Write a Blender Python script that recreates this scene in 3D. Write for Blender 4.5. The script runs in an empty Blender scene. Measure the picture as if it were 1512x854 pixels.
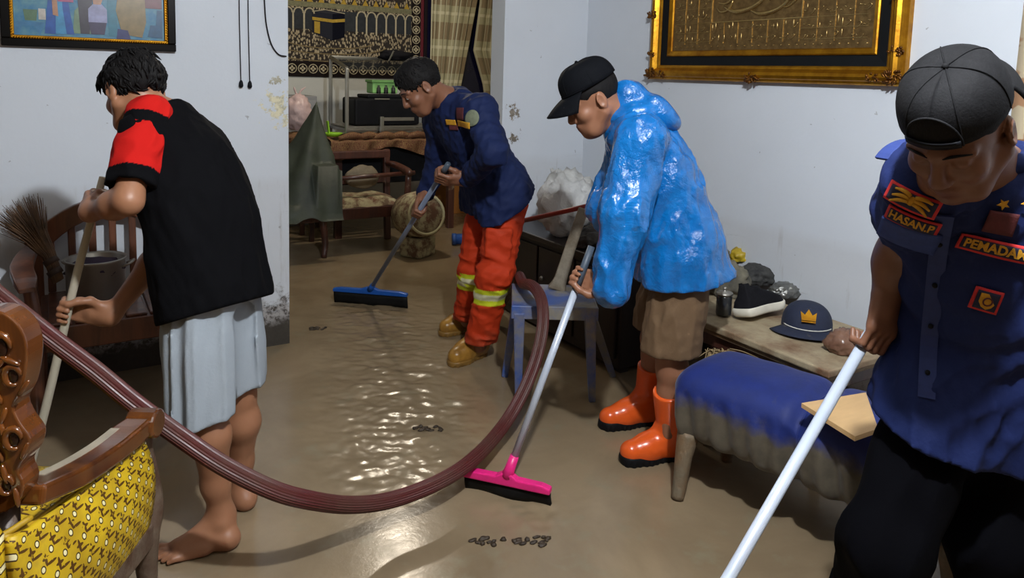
import bpy, bmesh, math, random
import numpy as np
from mathutils import Vector, Matrix, noise as mnoise

# ------------------------------------------------------------------ camera
scn = bpy.context.scene
F, PX, PY, H = 1092.0, 756.0, 230.0, 1.45          # photo 1512 x 854: focal length, principal point, eye height
PITCH, ROLL, YAW = math.atan(.11), .028, math.radians(32)
cp, sp = math.cos(PITCH), math.sin(PITCH); cr, sr = math.cos(ROLL), math.sin(ROLL); cy, sy = math.cos(YAW), math.sin(YAW)
cam_d = bpy.data.cameras.new('camera'); cam = bpy.data.objects.new('camera', cam_d)
scn.collection.objects.link(cam); scn.camera = cam
cam_d.sensor_fit = 'HORIZONTAL'; cam_d.sensor_width = 36; cam_d.lens = F/1512*36
cam_d.shift_x = 0; cam_d.shift_y = -(427-PY)/1512; cam_d.clip_start = .02
_f = Vector((sy*cp, cy*cp, -sp)); _u = Vector((sy*sp, cy*sp, cp)); _r = Vector((cy, -sy, 0))
_r2 = _r*cr + _u*sr; _u2 = _u*cr - _r*sr
M = Matrix((( _r2.x, _u2.x, -_f.x, 0), (_r2.y, _u2.y, -_f.y, 0), (_r2.z, _u2.z, -_f.z, H), (0, 0, 0, 1)))
cam.matrix_world = M

# ------------------------------------------------------------------ world, exposure
w = bpy.data.worlds.new('world'); scn.world = w; w.use_nodes = True
w.node_tree.nodes['Background'].inputs[0].default_value = (.55, .62, .75, 1)
w.node_tree.nodes['Background'].inputs[1].default_value = .05
vs = scn.view_settings; vs.view_transform = 'Standard'; vs.look = 'None'; vs.gamma = 1; vs.use_curve_mapping = False
vs.exposure = 1.1
LAMP_MAIN = dict(loc=(.70, .42, 2.60), energy=125, color=(.90, .95, 1.0), radius=.045)
LAMP_BACK = dict(loc=(2.3, 5.3, 2.55), energy=26, color=(1.0, .88, .70), radius=.06)

# ------------------------------------------------------------------ photo pixel -> room helpers
def _ray(u, v):
    du = (u-PX)/F; dv = (v-PY)/F; a = du*cr+dv*sr; b = du*sr-dv*cr
    return a, cp+b*sp, -sp+b*cp
def _room(x, y, z): return np.array((x*cy+y*sy, -x*sy+y*cy, z))
def at(u, v, D):
    x, y, z = _ray(u, v); k = D/y; return _room(x*k, D, H+z*k)
def onz(u, v, z0=0.):
    x, y, z = _ray(u, v); k = (z0-H)/z; return _room(x*k, y*k, z0)
def onX(u, v, X0):
    x, y, z = _ray(u, v); k = X0/_room(x, y, 0)[0]; return _room(x*k, y*k, H+z*k)
def onY(u, v, Y0):
    x, y, z = _ray(u, v); k = Y0/_room(x, y, 0)[1]; return _room(x*k, y*k, H+z*k)
def cdir(x, d, z=0.):                                   # a direction given as (right, away, up) of the viewer
    v = _room(x, d, z); return v/np.linalg.norm(v)
def unit(v): v = np.asarray(v, float); return v/max(np.linalg.norm(v), 1e-9)
A = lambda *p: np.array(p, float)
rnd = random.Random(7)

# ------------------------------------------------------------------ scene helpers
COL = scn.collection
def tag(o, label=None, cat=None, group=None, kind=None):
    if label: o['label'] = label
    if cat: o['category'] = cat
    if group: o['group'] = group
    if kind: o['kind'] = kind
    return o
def thing(name, loc, label, cat, group=None, rz=0., kind=None):
    o = bpy.data.objects.new(name, None); COL.objects.link(o); o.location = Vector(loc); o.rotation_euler = (0, 0, rz)
    o.empty_display_size = .1
    o.matrix_world = Matrix.Translation(Vector(loc)) @ Matrix.Rotation(rz, 4, 'Z')
    return tag(o, label, cat, group, kind)
def link(name, me, mat=None, parent=None, smooth=False, world=True):
    if mat is not None: me.materials.append(mat)
    if smooth:
        me.polygons.foreach_set('use_smooth', [True]*len(me.polygons))
    o = bpy.data.objects.new(name, me); COL.objects.link(o)
    if parent is not None:
        o.parent = parent
        if world: o.matrix_parent_inverse = WM(parent).inverted()
    return o
def WM(o):
    m = o.matrix_basis.copy()
    if o.parent is not None: m = WM(o.parent) @ o.matrix_parent_inverse @ m
    return m
def bevel(o, w=.004, seg=2, ang=40):
    m = o.modifiers.new('bevel', 'BEVEL'); m.width = w; m.segments = seg; m.limit_method = 'ANGLE'; m.angle_limit = math.radians(ang)
    return o
def subsurf(o, n=1):
    m = o.modifiers.new('sub', 'SUBSURF'); m.levels = n; m.render_levels = n; return o
def copy_tree(o, parent=None):
    c = o.copy(); COL.objects.link(c)
    if parent is not None: c.parent = parent
    for ch in list(o.children): copy_tree(ch, c)
    return c

def cat(pts, n=8, closed=False):                        # Catmull-Rom spline through points
    P = [np.asarray(p, float) for p in pts]; out = []
    N = len(P)
    for i in range(N if closed else N-1):
        p0 = P[i-1] if (i > 0 or closed) else 2*P[0]-P[1]; p1 = P[i]; p2 = P[(i+1) % N]
        p3 = P[(i+2) % N] if (i+2 < N or closed) else 2*P[-1]-P[-2]
        for k in range(n):
            t = k/n; out.append(.5*((2*p1)+(-p0+p2)*t+(2*p0-5*p1+4*p2-p3)*t*t+(-p0+3*p1-3*p2+p3)*t**3))
    if not closed: out.append(P[-1])
    return out
def lerp(a, b, t): return a+(b-a)*t
def rotz(a): c, s = math.cos(a), math.sin(a); return np.array(((c, -s, 0), (s, c, 0), (0, 0, 1)))
def axes(z, xh=(1, 0, 0)):                               # columns x,y,z
    z = unit(z); x = np.asarray(xh, float); x = x-z*np.dot(x, z)
    if np.linalg.norm(x) < 1e-4: x = np.cross((0, 1, 0), z)
    x = unit(x); y = np.cross(z, x); return np.stack((x, y, z), 1)

class G:
    """collects shapes into one mesh"""
    def __init__(s): s.v = []; s.f = []
    def add(s, v, f):
        n = len(s.v); s.v += [tuple(map(float, p)) for p in v]; s.f += [tuple(i+n for i in q) for q in f]; return s
    def box(s, c, size, R=None, taper=1.):
        c = np.asarray(c, float); h = np.asarray(size, float)/2; R = np.eye(3) if R is None else R
        v = [c+R@A(x*h[0]*(taper if z > 0 else 1), y*h[1]*(taper if z > 0 else 1), z*h[2]) for z in (-1, 1) for y in (-1, 1) for x in (-1, 1)]
        return s.add(v, [(0, 2, 3, 1), (4, 5, 7, 6), (0, 1, 5, 4), (2, 6, 7, 3), (0, 4, 6, 2), (1, 3, 7, 5)])
    def bar(s, a, b, w, d, up=(0, 0, 1), w2=None, d2=None):   # rectangular bar a->b
        a, b = np.asarray(a, float), np.asarray(b, float); R = axes(b-a, np.cross(up, b-a) if np.linalg.norm(np.cross(up, b-a)) > 1e-5 else (1, 0, 0))
        w2 = w if w2 is None else w2; d2 = d if d2 is None else d2
        v = [p+R@A(x*ww/2, y*dd/2, 0) for p, ww, dd in ((a, w, d), (b, w2, d2)) for y in (-1, 1) for x in (-1, 1)]
        return s.add(v, [(0, 2, 3, 1), (4, 5, 7, 6), (0, 1, 5, 4), (2, 6, 7, 3), (0, 4, 6, 2), (1, 3, 7, 5)])
    def tube(s, path, r, n=10, cap=True, sec=None, up=None):
        P = [np.asarray(p, float) for p in path]; m = len(P)
        rr = [r]*m if np.isscalar(r) else (list(r) if len(r) == m else list(np.interp(np.linspace(0, 1, m), np.linspace(0, 1, len(r)), r)))
        T = [unit(P[min(i+1, m-1)]-P[max(i-1, 0)]) for i in range(m)]
        x = np.asarray(up, float) if up is not None else (A(0, 0, 1) if abs(T[0][2]) < .9 else A(1, 0, 0))
        vs = []
        for i in range(m):
            if up is not None: x = np.asarray(up, float)
            x = unit(x-T[i]*np.dot(x, T[i])); y = np.cross(T[i], x)
            for k in range(n):
                a = 2*math.pi*k/n
                if sec is not None: q = sec[k]; vs.append(P[i]+(x*q[0]+y*q[1])*rr[i])
                else: vs.append(P[i]+(x*math.cos(a)+y*math.sin(a))*rr[i])
        fs = [(i*n+k, i*n+(k+1) % n, (i+1)*n+(k+1) % n, (i+1)*n+k) for i in range(m-1) for k in range(n)]
        if cap: fs += [tuple(range(n-1, -1, -1)), tuple((m-1)*n+k for k in range(n))]
        return s.add(vs, fs)
    def cyl(s, a, b, r, r2=None, n=16): return s.tube([a, b], [r, r if r2 is None else r2], n)
    def lathe(s, c, prof, n=24, R=None, cap=True):
        c = np.asarray(c, float); R = np.eye(3) if R is None else R; m = len(prof)
        vs = [c+R@A(r*math.cos(2*math.pi*k/n), r*math.sin(2*math.pi*k/n), z) for r, z in prof for k in range(n)]
        fs = [(i*n+k, i*n+(k+1) % n, (i+1)*n+(k+1) % n, (i+1)*n+k) for i in range(m-1) for k in range(n)]
        if cap: fs += [tuple(range(n-1, -1, -1)), tuple((m-1)*n+k for k in range(n))]
        return s.add(vs, fs)
    def ball(s, c, r, R=None, n=10, m=7):
        r = A(r, r, r) if np.isscalar(r) else np.asarray(r, float); R = np.eye(3) if R is None else R; c = np.asarray(c, float)
        vs = [c+R@(r*A(0, 0, -1))]
        for i in range(1, m):
            t = -math.pi/2+math.pi*i/m
            vs += [c+R@(r*A(math.cos(t)*math.cos(2*math.pi*k/n), math.cos(t)*math.sin(2*math.pi*k/n), math.sin(t))) for k in range(n)]
        vs.append(c+R@(r*A(0, 0, 1)))
        fs = [(0, 1+(k+1) % n, 1+k) for k in range(n)]
        fs += [(1+i*n+k, 1+i*n+(k+1) % n, 1+(i+1)*n+(k+1) % n, 1+(i+1)*n+k) for i in range(m-2) for k in range(n)]
        L = len(vs)-1; b = 1+(m-2)*n; fs += [(b+k, b+(k+1) % n, L) for k in range(n)]
        return s.add(vs, fs)
    def prism(s, out, o, ex, ey, ez, t):                   # outline (2D) placed at o with axes ex,ey, extruded t along ez
        o, ex, ey, ez = [np.asarray(q, float) for q in (o, ex, ey, ez)]
        n = len(out); vs = [o+ex*x+ey*y for x, y in out]+[o+ex*x+ey*y+ez*t for x, y in out]
        fs = [tuple(range(n-1, -1, -1)), tuple(range(n, 2*n))]+[(i, (i+1) % n, n+(i+1) % n, n+i) for i in range(n)]
        return s.add(vs, fs)
    def grid(s, fn, nu, nv):
        vs = [fn(i/nu, j/nv) for j in range(nv+1) for i in range(nu+1)]
        return s.add(vs, [(j*(nu+1)+i, j*(nu+1)+i+1, (j+1)*(nu+1)+i+1, (j+1)*(nu+1)+i) for j in range(nv) for i in range(nu)])
    def me(s, name='m'):
        m = bpy.data.meshes.new(name); m.from_pydata(s.v, [], s.f); m.validate(); m.update()
        bm = bmesh.new(); bm.from_mesh(m); bmesh.ops.recalc_face_normals(bm, faces=bm.faces); bm.to_mesh(m); bm.free()
        return m
    def obj(s, name, mat, parent=None, smooth=False, world=True): return link(name, s.me(name), mat, parent, smooth, world)

# ------------------------------------------------------------------ materials
def srgb(*c):
    c = [x/255 for x in c]; return tuple(((x+.055)/1.055)**2.4 if x > .04045 else x/12.92 for x in c)
class N:
    """small node-tree writer"""
    def __init__(s, name):
        s.m = bpy.data.materials.new(name); s.m.use_nodes = True; s.t = s.m.node_tree; s.b = s.t.nodes['Principled BSDF']
        s.co = s.t.nodes.new('ShaderNodeTexCoord').outputs['Object']
    def n(s, typ, ins=None, **kw):
        nd = s.t.nodes.new('ShaderNode'+typ)
        for k, v in kw.items(): setattr(nd, k, v)
        for k, v in (ins or {}).items(): s.set(nd.inputs[k], v)
        return nd
    def set(s, inp, v):
        if isinstance(v, bpy.types.NodeSocket): s.t.links.new(v, inp)
        elif hasattr(v, 'outputs'): s.t.links.new(v.outputs[0], inp)
        else:
            if isinstance(v, (tuple, list)) and len(v) == 3 and inp.type == 'RGBA': v = (*v, 1)
            inp.default_value = v
    def noise(s, scale=5., detail=4., rough=.55, co=None, dist=0.):
        return s.n('TexNoise', {'Vector': co or s.co, 'Scale': scale, 'Detail': detail, 'Roughness': rough, 'Distortion': dist}).outputs['Fac']
    def stretch(s, sx, sy_, sz, co=None): return s.n('Mapping', {'Vector': co or s.co, 'Scale': (sx, sy_, sz)}).outputs[0]
    def ramp(s, fac, *stops):
        nd = s.n('ValToRGB', {'Fac': fac}); e = nd.color_ramp.elements
        while len(e) < len(stops): e.new(.5)
        for q, (p, c) in zip(e, stops): q.position = p; q.color = (*c, 1) if not np.isscalar(c) else (c, c, c, 1)
        return nd.outputs[0]
    def mix(s, fac, a, b, blend='MIX'):
        nd = s.n('Mix', data_type='RGBA', blend_type=blend); s.set(nd.inputs[0], fac); s.set(nd.inputs[6], a); s.set(nd.inputs[7], b); return nd.outputs[2]
    def math(s, op, a, b=0., c=0.):
        nd = s.n('Math', operation=op); s.set(nd.inputs[0], a); s.set(nd.inputs[1], b); s.set(nd.inputs[2], c); return nd.outputs[0]
    def xyz(s, co=None): return s.n('SeparateXYZ', {0: co or s.co}).outputs
    def bump(s, h, strength=.3, dist=.01, normal=None):
        ins = {'Height': h, 'Strength': strength, 'Distance': dist}
        if normal is not None: ins['Normal'] = normal
        return s.n('Bump', ins).outputs[0]
    def out(s, color=None, rough=None, metal=None, normal=None, spec=None, **kw):
        for k, v in (('Base Color', color), ('Roughness', rough), ('Metallic', metal), ('Normal', normal), ('Specular IOR Level', spec)):
            if v is not None: s.set(s.b.inputs[k], v)
        for k, v in kw.items(): s.set(s.b.inputs[k.replace('_', ' ')], v)
        return s.m
def plain(name, c, rough=.6, var=.25, scale=8., bump=.0, metal=0., c2=None, bscale=None, st=(1, 1, 1), spec=None, bd=.004, **kw):
    """one colour varied by noise, optional fine relief"""
    m = N(name); co = m.stretch(*st) if st != (1, 1, 1) else m.co
    c2 = c2 if c2 is not None else tuple(x*(1-var) for x in c)
    col = m.mix(m.ramp(m.noise(scale, 5, .6, co), (.3, 0.), (.7, 1.)), c, c2)
    nr = m.bump(m.noise(bscale or scale*4, 4, .6, co), bump, bd) if bump else None
    if spec is None and max(c) < .02 and not metal: spec = .1          # soot-black cloth and plastic reflect little
    return m.out(col, rough, metal, nr, spec, **kw)
def muddy(name, c, mud=srgb(112, 98, 78), rough=.6, amount=.5, scale=6., zlo=None, zhi=None, bump=.3, clean_rough=None):
    """a coloured surface with dried mud splashed over it (more below zlo when given)"""
    m = N(name); n1 = m.noise(scale, 8, .65); f = m.ramp(n1, (max(0, .62-amount*.35), 0.), (min(1, .78-amount*.25), 1.))
    if zlo is not None:
        z = m.xyz()[2]; g = m.n('MapRange', {0: m.math('ADD', z, m.math('MULTIPLY', m.math('SUBTRACT', n1, .5), .25*(zhi-zlo)+.05)), 1: zlo, 2: zhi, 3: 1., 4: 0.}).outputs[0]
        f = m.math('MAXIMUM', f, g)
    col = m.mix(f, m.mix(m.noise(scale*3), c, tuple(x*.75 for x in c)), m.mix(m.noise(scale*5, 6), mud, tuple(x*.6 for x in mud)))
    r = m.math('MULTIPLY_ADD', f, (.75-rough), rough)
    return m.out(col, r, 0., m.bump(m.math('ADD', m.noise(scale*7, 6), m.math('MULTIPLY', f, .6)), bump, .004))
def wood(name, c1, c2, rough=.35, scale=6., st=(1, 1, .12), coat=.3, mud=0.):
    m = N(name); co = m.stretch(*st); n1 = m.noise(scale*3, 6, .65, co, .6)
    col = m.mix(m.ramp(n1, (.3, 0.), (.7, 1.)), c1, c2)
    if mud: col = m.mix(m.ramp(m.noise(7, 8, .7), (.72-mud*.4, 0.), (.8-mud*.3, 1.)), col, srgb(140, 125, 100))
    return m.out(col, rough, 0., m.bump(n1, .12, .002), None, Coat_Weight=coat, Coat_Roughness=.15)
# ================================================================== the setting
YP, XR, YB = 3.82, 2.93, 7.2                     # partition wall, right wall, wall of the room behind
ZC = 2.85
def wall_mat(name, axis, base=srgb(214, 220, 228), zline=.88, peel=None, flake_z=.3, rose=.0):
    m = N(name); X, Y, Z = m.xyz(); n1 = m.noise(1.6, 6, .6); n2 = m.noise(9, 8, .7); n3 = m.noise(34, 6, .7)
    col = m.mix(m.ramp(n1, (.3, 0.), (.75, 1.)), base, tuple(x*.93 for x in base))
    # silt left by the flood below the water mark
    zz = m.math('MULTIPLY_ADD', m.math('SUBTRACT', m.noise(5, 4), .5), .05, Z)
    mark = m.n('MapRange', {0: zz, 1: zline-.03, 2: zline+.03, 3: 1., 4: 0.}).outputs[0]
    silt = m.mix(n2, tuple(x*y for x, y in zip(base, (.86, .82, .78))), tuple(x*y for x, y in zip(base, (.74, .70, .66))))
    col = m.mix(m.math('MULTIPLY', mark, m.ramp(n1, (.25, .2), (.7, .5))), col, silt)
    scr = m.ramp(m.noise(4, 10, .8, m.stretch(.4, .4, 3.2)), (.60, 0.), (.68, 1.))
    col = m.mix(m.math('MULTIPLY', m.math('MULTIPLY', scr, mark), .45), col, srgb(120, 112, 104))
    drip = m.ramp(m.noise(14, 6, .7, m.stretch(1, 1, .12)), (.58, 0.), (.72, 1.))
    col = m.mix(m.math('MULTIPLY', m.math('MULTIPLY', drip, mark), .35), col, srgb(134, 122, 106))
    # flaking plaster and wet foot of the wall
    fl = m.n('MapRange', {0: m.math('MULTIPLY_ADD', m.math('SUBTRACT', n2, .5), .55, Z), 1: flake_z-.03, 2: flake_z+.03, 3: 1., 4: 0.}).outputs[0]
    crumb = m.ramp(n3, (.42, 0.), (.55, 1.))
    col = m.mix(fl, col, m.mix(crumb, srgb(66, 60, 54), srgb(168, 165, 164)))
    wet = m.n('MapRange', {0: m.math('MULTIPLY_ADD', m.math('SUBTRACT', n2, .5), .16, Z), 1: .10, 2: .16, 3: 1., 4: 0.}).outputs[0]
    col = m.mix(wet, col, m.mix(n3, srgb(70, 64, 56), srgb(50, 45, 40)))
    if peel is not None:                                # a damp patch with paint peeling off, at a point of the wall
        for (px, py, pz, r, c) in peel:
            d = m.n('VectorMath', {0: m.co, 1: (px, py, pz)}, operation='DISTANCE').outputs['Value']
            f = m.n('MapRange', {0: m.math('MULTIPLY_ADD', m.math('SUBTRACT', m.noise(22, 9, .75), .5), r*7., d), 1: r*.5, 2: r*.62, 3: 1., 4: 0.}).outputs[0]
            col = m.mix(f, col, m.mix(crumb, c, tuple(min(1, x*1.5) for x in c)))
    spots = m.ramp(m.noise(26, 3, .5), (.745, 0.), (.765, 1.))
    col = m.mix(m.math('MULTIPLY', spots, .5), col, srgb(110, 108, 106))
    h = m.math('SUBTRACT', m.math('ADD', m.math('MULTIPLY', m.noise(45, 6, .6), .25), n1), m.math('MULTIPLY', fl, crumb))
    return m.out(col, .72, 0., m.bump(h, .25, .008))
pk = onY(415, 160, YP); pk2 = onY(378, 265, YP)
M_wl = wall_mat('plaster_left', 0, peel=[(pk[0], YP, pk[2], .10, srgb(190, 184, 158)), (pk[0]-.02, YP, pk[2]+.14, .03, srgb(150, 146, 130))], flake_z=.24)
pc = onY(757, 165, YP)
M_wc = wall_mat('plaster_column', 0, zline=.93, peel=[(pc[0], YP, pc[2], .05, srgb(120, 112, 100)), (pc[0]+.02, YP, pc[2]-.17, .035, srgb(104, 96, 84))], flake_z=.2)
M_wr = wall_mat('plaster_right', 1, zline=.74, flake_z=.12)
M_wb = plain('plaster_back', srgb(196, 198, 194), .75, .08, 2., .15)
M_ceil = plain('ceiling_paint', srgb(168, 164, 156), .8, .04, 2.)  # greyed below white so less light bounces off the unseen ceiling
M_wu = wood('bounce_dulling_wood', srgb(120, 92, 66), srgb(92, 68, 48), .6, 3, coat=0.)  # dark wood invented for the unseen walls, to cut bounced light

def slab(name, c, size, mat, label):
    o = G().box(c, size).obj(name, mat); return tag(o, label, 'wall' if 'wall' in name else name.split('_')[0], None, 'structure')
slab('wall_left', ((-2.4+1.03)/2, YP+.075, ZC/2), (1.03+2.4, .15, ZC), M_wl, 'pale blue-white plaster wall left of the opening, flaking at its foot')
slab('wall_center', ((2.31+XR)/2, YP+.075, ZC/2), (XR-2.31, .15, ZC), M_wc, 'narrow plaster wall between the opening and the right wall')
slab('wall_right', (XR+.075, (YP+.15-1.9)/2, ZC/2), (.15, YP+.15+1.9, ZC), M_wr, 'pale plaster wall with a flood mark behind the gilded frame')
slab('wall_back', (2.4, YB+.075, ZC/2), (4.8, .15, ZC), M_wb, 'wall of the room behind, hung with a tapestry and curtains')
slab('wall_back_left', (.0-.075, (YP+.15+YB)/2, ZC/2), (.15, YB-YP-.15, ZC), M_wb, 'left wall of the room behind')
slab('wall_back_right', (4.8+.075, (YP+.15+YB)/2, ZC/2), (.15, YB-YP-.15, ZC), M_wb, 'right wall of the room behind')
slab('wall_back_near', ((XR+4.8)/2+.075, YP+.075, ZC/2), (4.8-XR-.15, .15, ZC), M_wb, 'near wall of the room behind, right of the opening')
slab('wall_near', (.265, -1.9-.075, ZC/2), (2.4+XR, .15, ZC), M_wu, 'unseen wall behind the viewer, made dark to dull bounced light')
slab('wall_far_left', (-2.4-.075, (YP-1.9)/2, ZC/2), (.15, YP+1.9, ZC), M_wu, 'unseen wall left of the viewer, made dark to dull bounced light')
o = G().box(((4.95-2.55)/2, (YB-1.9)/2, ZC+.05), (7.6, YB+2.2, .1)).obj('ceiling', M_ceil); tag(o, 'plain unseen ceiling above both rooms, greyed to dull bounced light', 'ceiling', None, 'structure')

# floor: shallow brown flood water over silt, churned in the middle by the squeegees
def water_z(x, y):
    q = Vector((x*3.1, y*3.1, .3)); z = .0016*mnoise.noise(q)
    # churned patch between the opening and the pink squeegee
    ax, ay = 1.14, 2.52; bx, by = 1.62, 3.95; t = max(0, min(1, ((x-ax)*(bx-ax)+(y-ay)*(by-ay))/((bx-ax)**2+(by-ay)**2)))
    d = math.hypot(x-ax-t*(bx-ax), y-ay-t*(by-ay)); a = max(0, 1-(d/.43)**2)
    if a > 0:
        xr = x*.848-y*.53; yr = x*.53+y*.848; z += a*(.007*mnoise.noise(Vector((xr*6, yr*9, 1.7)))+.0055*mnoise.noise(Vector((xr*13, yr*24, 4.)))+.0035*mnoise.noise(Vector((xr*28, yr*52, 9.))))
    for (px, py, r, am) in ((1.32, 1.93, .16, .5), (1.12, 1.75, .13, .25), (1.66, 4.2, .35, .5)):
        b = max(0, 1-((x-px)**2+(y-py)**2)/r**2)
        if b > 0: z += b*am*(.014*mnoise.noise(Vector((x*14, y*14, 2.)))+.008*mnoise.noise(Vector((x*33, y*33, 5.))))
    return z
gx = list(np.linspace(-2.4, .3, 14)[:-1])+list(np.linspace(.3, 2.45, 215)[:-1])+list(np.linspace(2.45, 4.8, 14))
gy = list(np.linspace(-1.9, 1.2, 14)[:-1])+list(np.linspace(1.2, 4.6, 300)[:-1])+list(np.linspace(4.6, YB, 20))
vs_ = [(x, y, water_z(x, y)) for y in gy for x in gx]; nx = len(gx)
fs_ = [(j*nx+i, j*nx+i+1, (j+1)*nx+i+1, (j+1)*nx+i) for j in range(len(gy)-1) for i in range(nx-1)]
g = G(); g.add(vs_, fs_)
m = N('flood_water'); n1 = m.noise(1.7, 7, .6, None, .4); n2 = m.noise(7, 8, .65); n3 = m.noise(60, 5, .6)
col = m.mix(m.ramp(n1, (.35, 0.), (.68, 1.)), srgb(140, 122, 97), srgb(116, 100, 78))
col = m.mix(m.ramp(n2, (.55, 0.), (.75, .8)), col, srgb(128, 120, 98))
h = m.math('ADD', m.math('MULTIPLY', n2, .6), m.math('MULTIPLY', n3, .06))
M_floor = m.out(col, m.ramp(n2, (.3, .13), (.7, .27)), 0., m.bump(h, .10, .02), .45)
o = g.obj('floor', M_floor, smooth=True); tag(o, 'floor under shallow brown flood water, churned in the middle', 'floor', None, 'structure')

# ------------------------------------------------------------------ lamps (out of frame, on the ceilings)
M_bulb = N('lit_bulb'); M_bulb = M_bulb.out((1, 1, 1), .4, Emission_Color=(.9, .95, 1, 1), Emission_Strength=12.)
M_white = plain('white_plastic', srgb(228, 228, 224), .4, .05)
def lamp(L, label):
    x, y, z = L['loc']; t = thing('ceiling_lamp', (x, y, ZC), label, 'lamp')
    G().lathe((x, y, 0), [(.05, ZC), (.05, ZC-.03), (.022, ZC-.04), (.022, z+.1), (.03, z+.085)], 20).obj('socket', M_white, t, True)
    G().lathe((x, y, 0), [(.028, z+.085), (.034, z+.07), (.04, z+.055)], 20).obj('bulb', M_bulb, t, True)
    ld = bpy.data.lights.new('bulb_light', 'POINT'); ld.energy = L['energy']; ld.color = L['color']; ld.shadow_soft_size = L['radius']
    lo = bpy.data.objects.new('bulb_light', ld); COL.objects.link(lo); lo.parent = t; lo.matrix_parent_inverse = WM(t).inverted(); lo.location = (x, y, z)
lamp(LAMP_MAIN, 'bare white bulb on the ceiling of the front room')
lamp(LAMP_BACK, 'bare warm bulb on the ceiling of the room behind')
# ================================================================== common object materials
M_darkwood = wood('dark_red_wood', srgb(88, 48, 36), srgb(48, 26, 22), .42, 5, mud=.25)
M_brownwood = wood('brown_chair_wood', srgb(112, 66, 42), srgb(62, 36, 26), .38, 5, mud=.2)
M_steel = plain('steel', srgb(190, 190, 186), .28, .15, 5, .05, 1.)
M_dullsteel = plain('dull_steel', srgb(170, 166, 158), .42, .2, 6, .08, .9)
M_black = plain('black_plastic', srgb(26, 27, 31), .45, .3, 12, .1)
M_blackcloth = plain('black_cloth', srgb(24, 24, 28), .9, .3, 30, .3)
M_gold = plain('gilding', srgb(206, 150, 36), .34, .35, 14, .18, .85, srgb(150, 96, 18))
M_golddark = plain('old_gilding', srgb(132, 86, 28), .42, .5, 30, .35, .75, srgb(70, 40, 18))
M_cord = plain('black_cord', srgb(30, 30, 32), .6, .1)

# ------------------------------------------------------------------ family photograph on the left wall
bl, br = onY(2, 68, YP), onY(259, 76, YP); zb = (bl[2]+br[2])/2; x0, x1 = bl[0], br[0]; hgt = .52
t = thing('family_photograph', ((x0+x1)/2, YP, zb), 'framed group photograph in a black and gold frame on the left wall', 'picture')
M_blackgloss = plain('black_lacquer', srgb(13, 10, 8), .3, .3, 8)
def ring(name, xa, xb, za, zb_, wd, y0, dep, mat, par):
    for nm, c, s_ in (('bottom', ((xa+xb)/2, y0-dep/2, za+wd/2), (xb-xa, dep, wd)), ('top', ((xa+xb)/2, y0-dep/2, zb_-wd/2), (xb-xa, dep, wd)),
                      ('side', (xa+wd/2, y0-dep/2, (za+zb_)/2), (wd, dep, zb_-za-2*wd)), ('side', (xb-wd/2, y0-dep/2, (za+zb_)/2), (wd, dep, zb_-za-2*wd))):
        bevel(G().box(c, s_).obj(name, mat, par), .004)
ring('frame_rail', x0, x1, zb, zb+hgt, .034, YP, .030, M_blackgloss, t)
ring('gold_bead', x0+.032, x1-.032, zb+.032, zb+hgt-.032, .016, YP, .026, M_gold, t)
g = G()
for i in range(64):
    u_ = i/63; g.ball((lerp(x0+.04, x1-.04, u_), YP-.026, zb+.0375), .0055, n=6, m=4)
    if i < 40: 
        for xx in (x0+.0375, x1-.0375): g.ball((xx, YP-.026, lerp(zb+.04, zb+hgt-.04, i/39)), .0055, n=6, m=4)
o = g.obj('bead_carving', M_gold, t, True); o['kind'] = 'stuff'
pa, pb, pz0, pz1 = x0+.047, x1-.047, zb+.047, zb+hgt-.047; PW = pb-pa
M_print = N('photo_print'); n_ = M_print.noise(16, 6, .6)
M_print = M_print.out(M_print.mix(M_print.ramp(n_, (.35, 0.), (.65, 1.)), srgb(58, 116, 158), srgb(104, 150, 160)), .25, Coat_Weight=.6, Coat_Roughness=.06)
bevel(G().box(((pa+pb)/2, YP-.006, (pz0+pz1)/2), (PW, .012, pz1-pz0)).obj('photo_print', M_print, t), .001)
def pcol(nm, c): return plain(nm, c, .3, .35, 30, 0., Coat_Weight=.5, Coat_Roughness=.08)
def fig(nm, poly, c, lay):
    G().prism([(pa+PW*px, pz0+PW*py) for px, py in poly], (0, YP-.012-lay*.0006, 0), (1, 0, 0), (0, 0, 1), (0, -1, 0), .0005).obj(nm, pcol('print_'+nm, c), t)
fig('printed_table', [(0, .10), (.19, .10), (.19, .08), (.16, .0), (.13, .07), (.05, .07), (.03, .0), (0, .0)], srgb(64, 126, 168), 1)
fig('printed_pot', [(.07, .11), (.14, .11), (.15, .19), (.06, .19)], srgb(92, 124, 96), 1)
fig('printed_flower', [(.155, .12), (.2, .12), (.2, .2), (.155, .2)], srgb(206, 200, 190), 2)
fig('printed_dress', [(.19, .02), (.38, .02), (.36, .16), (.34, .32), (.34, .42), (.24, .42), (.22, .3)], srgb(42, 92, 170), 3)
fig('printed_sash', [(.26, .02), (.33, .02), (.31, .2), (.30, .42), (.27, .42)], srgb(70, 150, 196), 4)
fig('printed_blouse', [(.28, .26), (.38, .26), (.38, .44), (.28, .44)], srgb(176, 92, 130), 5)
fig('printed_arm', [(.245, .16), (.28, .15), (.27, .40), (.24, .40)], srgb(190, 140, 110), 6)
fig('printed_grass', [(.37, .03), (.52, .03), (.50, .2), (.42, .24), (.385, .2)], srgb(120, 148, 120), 2)
fig('printed_trousers', [(.42, .03), (.48, .03), (.52, .44), (.40, .44)], srgb(62, 60, 72), 3)
fig('printed_child_trousers', [(.49, .03), (.58, .03), (.60, .14), (.47, .14)], srgb(66, 60, 90), 5)
fig('printed_child_shirt', [(.475, .12), (.60, .12), (.60, .22), (.565, .26), (.51, .26), (.475, .22)], srgb(158, 160, 196), 6)
fig('printed_child_head', [(.51, .255), (.56, .255), (.575, .30), (.56, .35), (.52, .35), (.505, .30)], srgb(186, 142, 116), 7)
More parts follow.
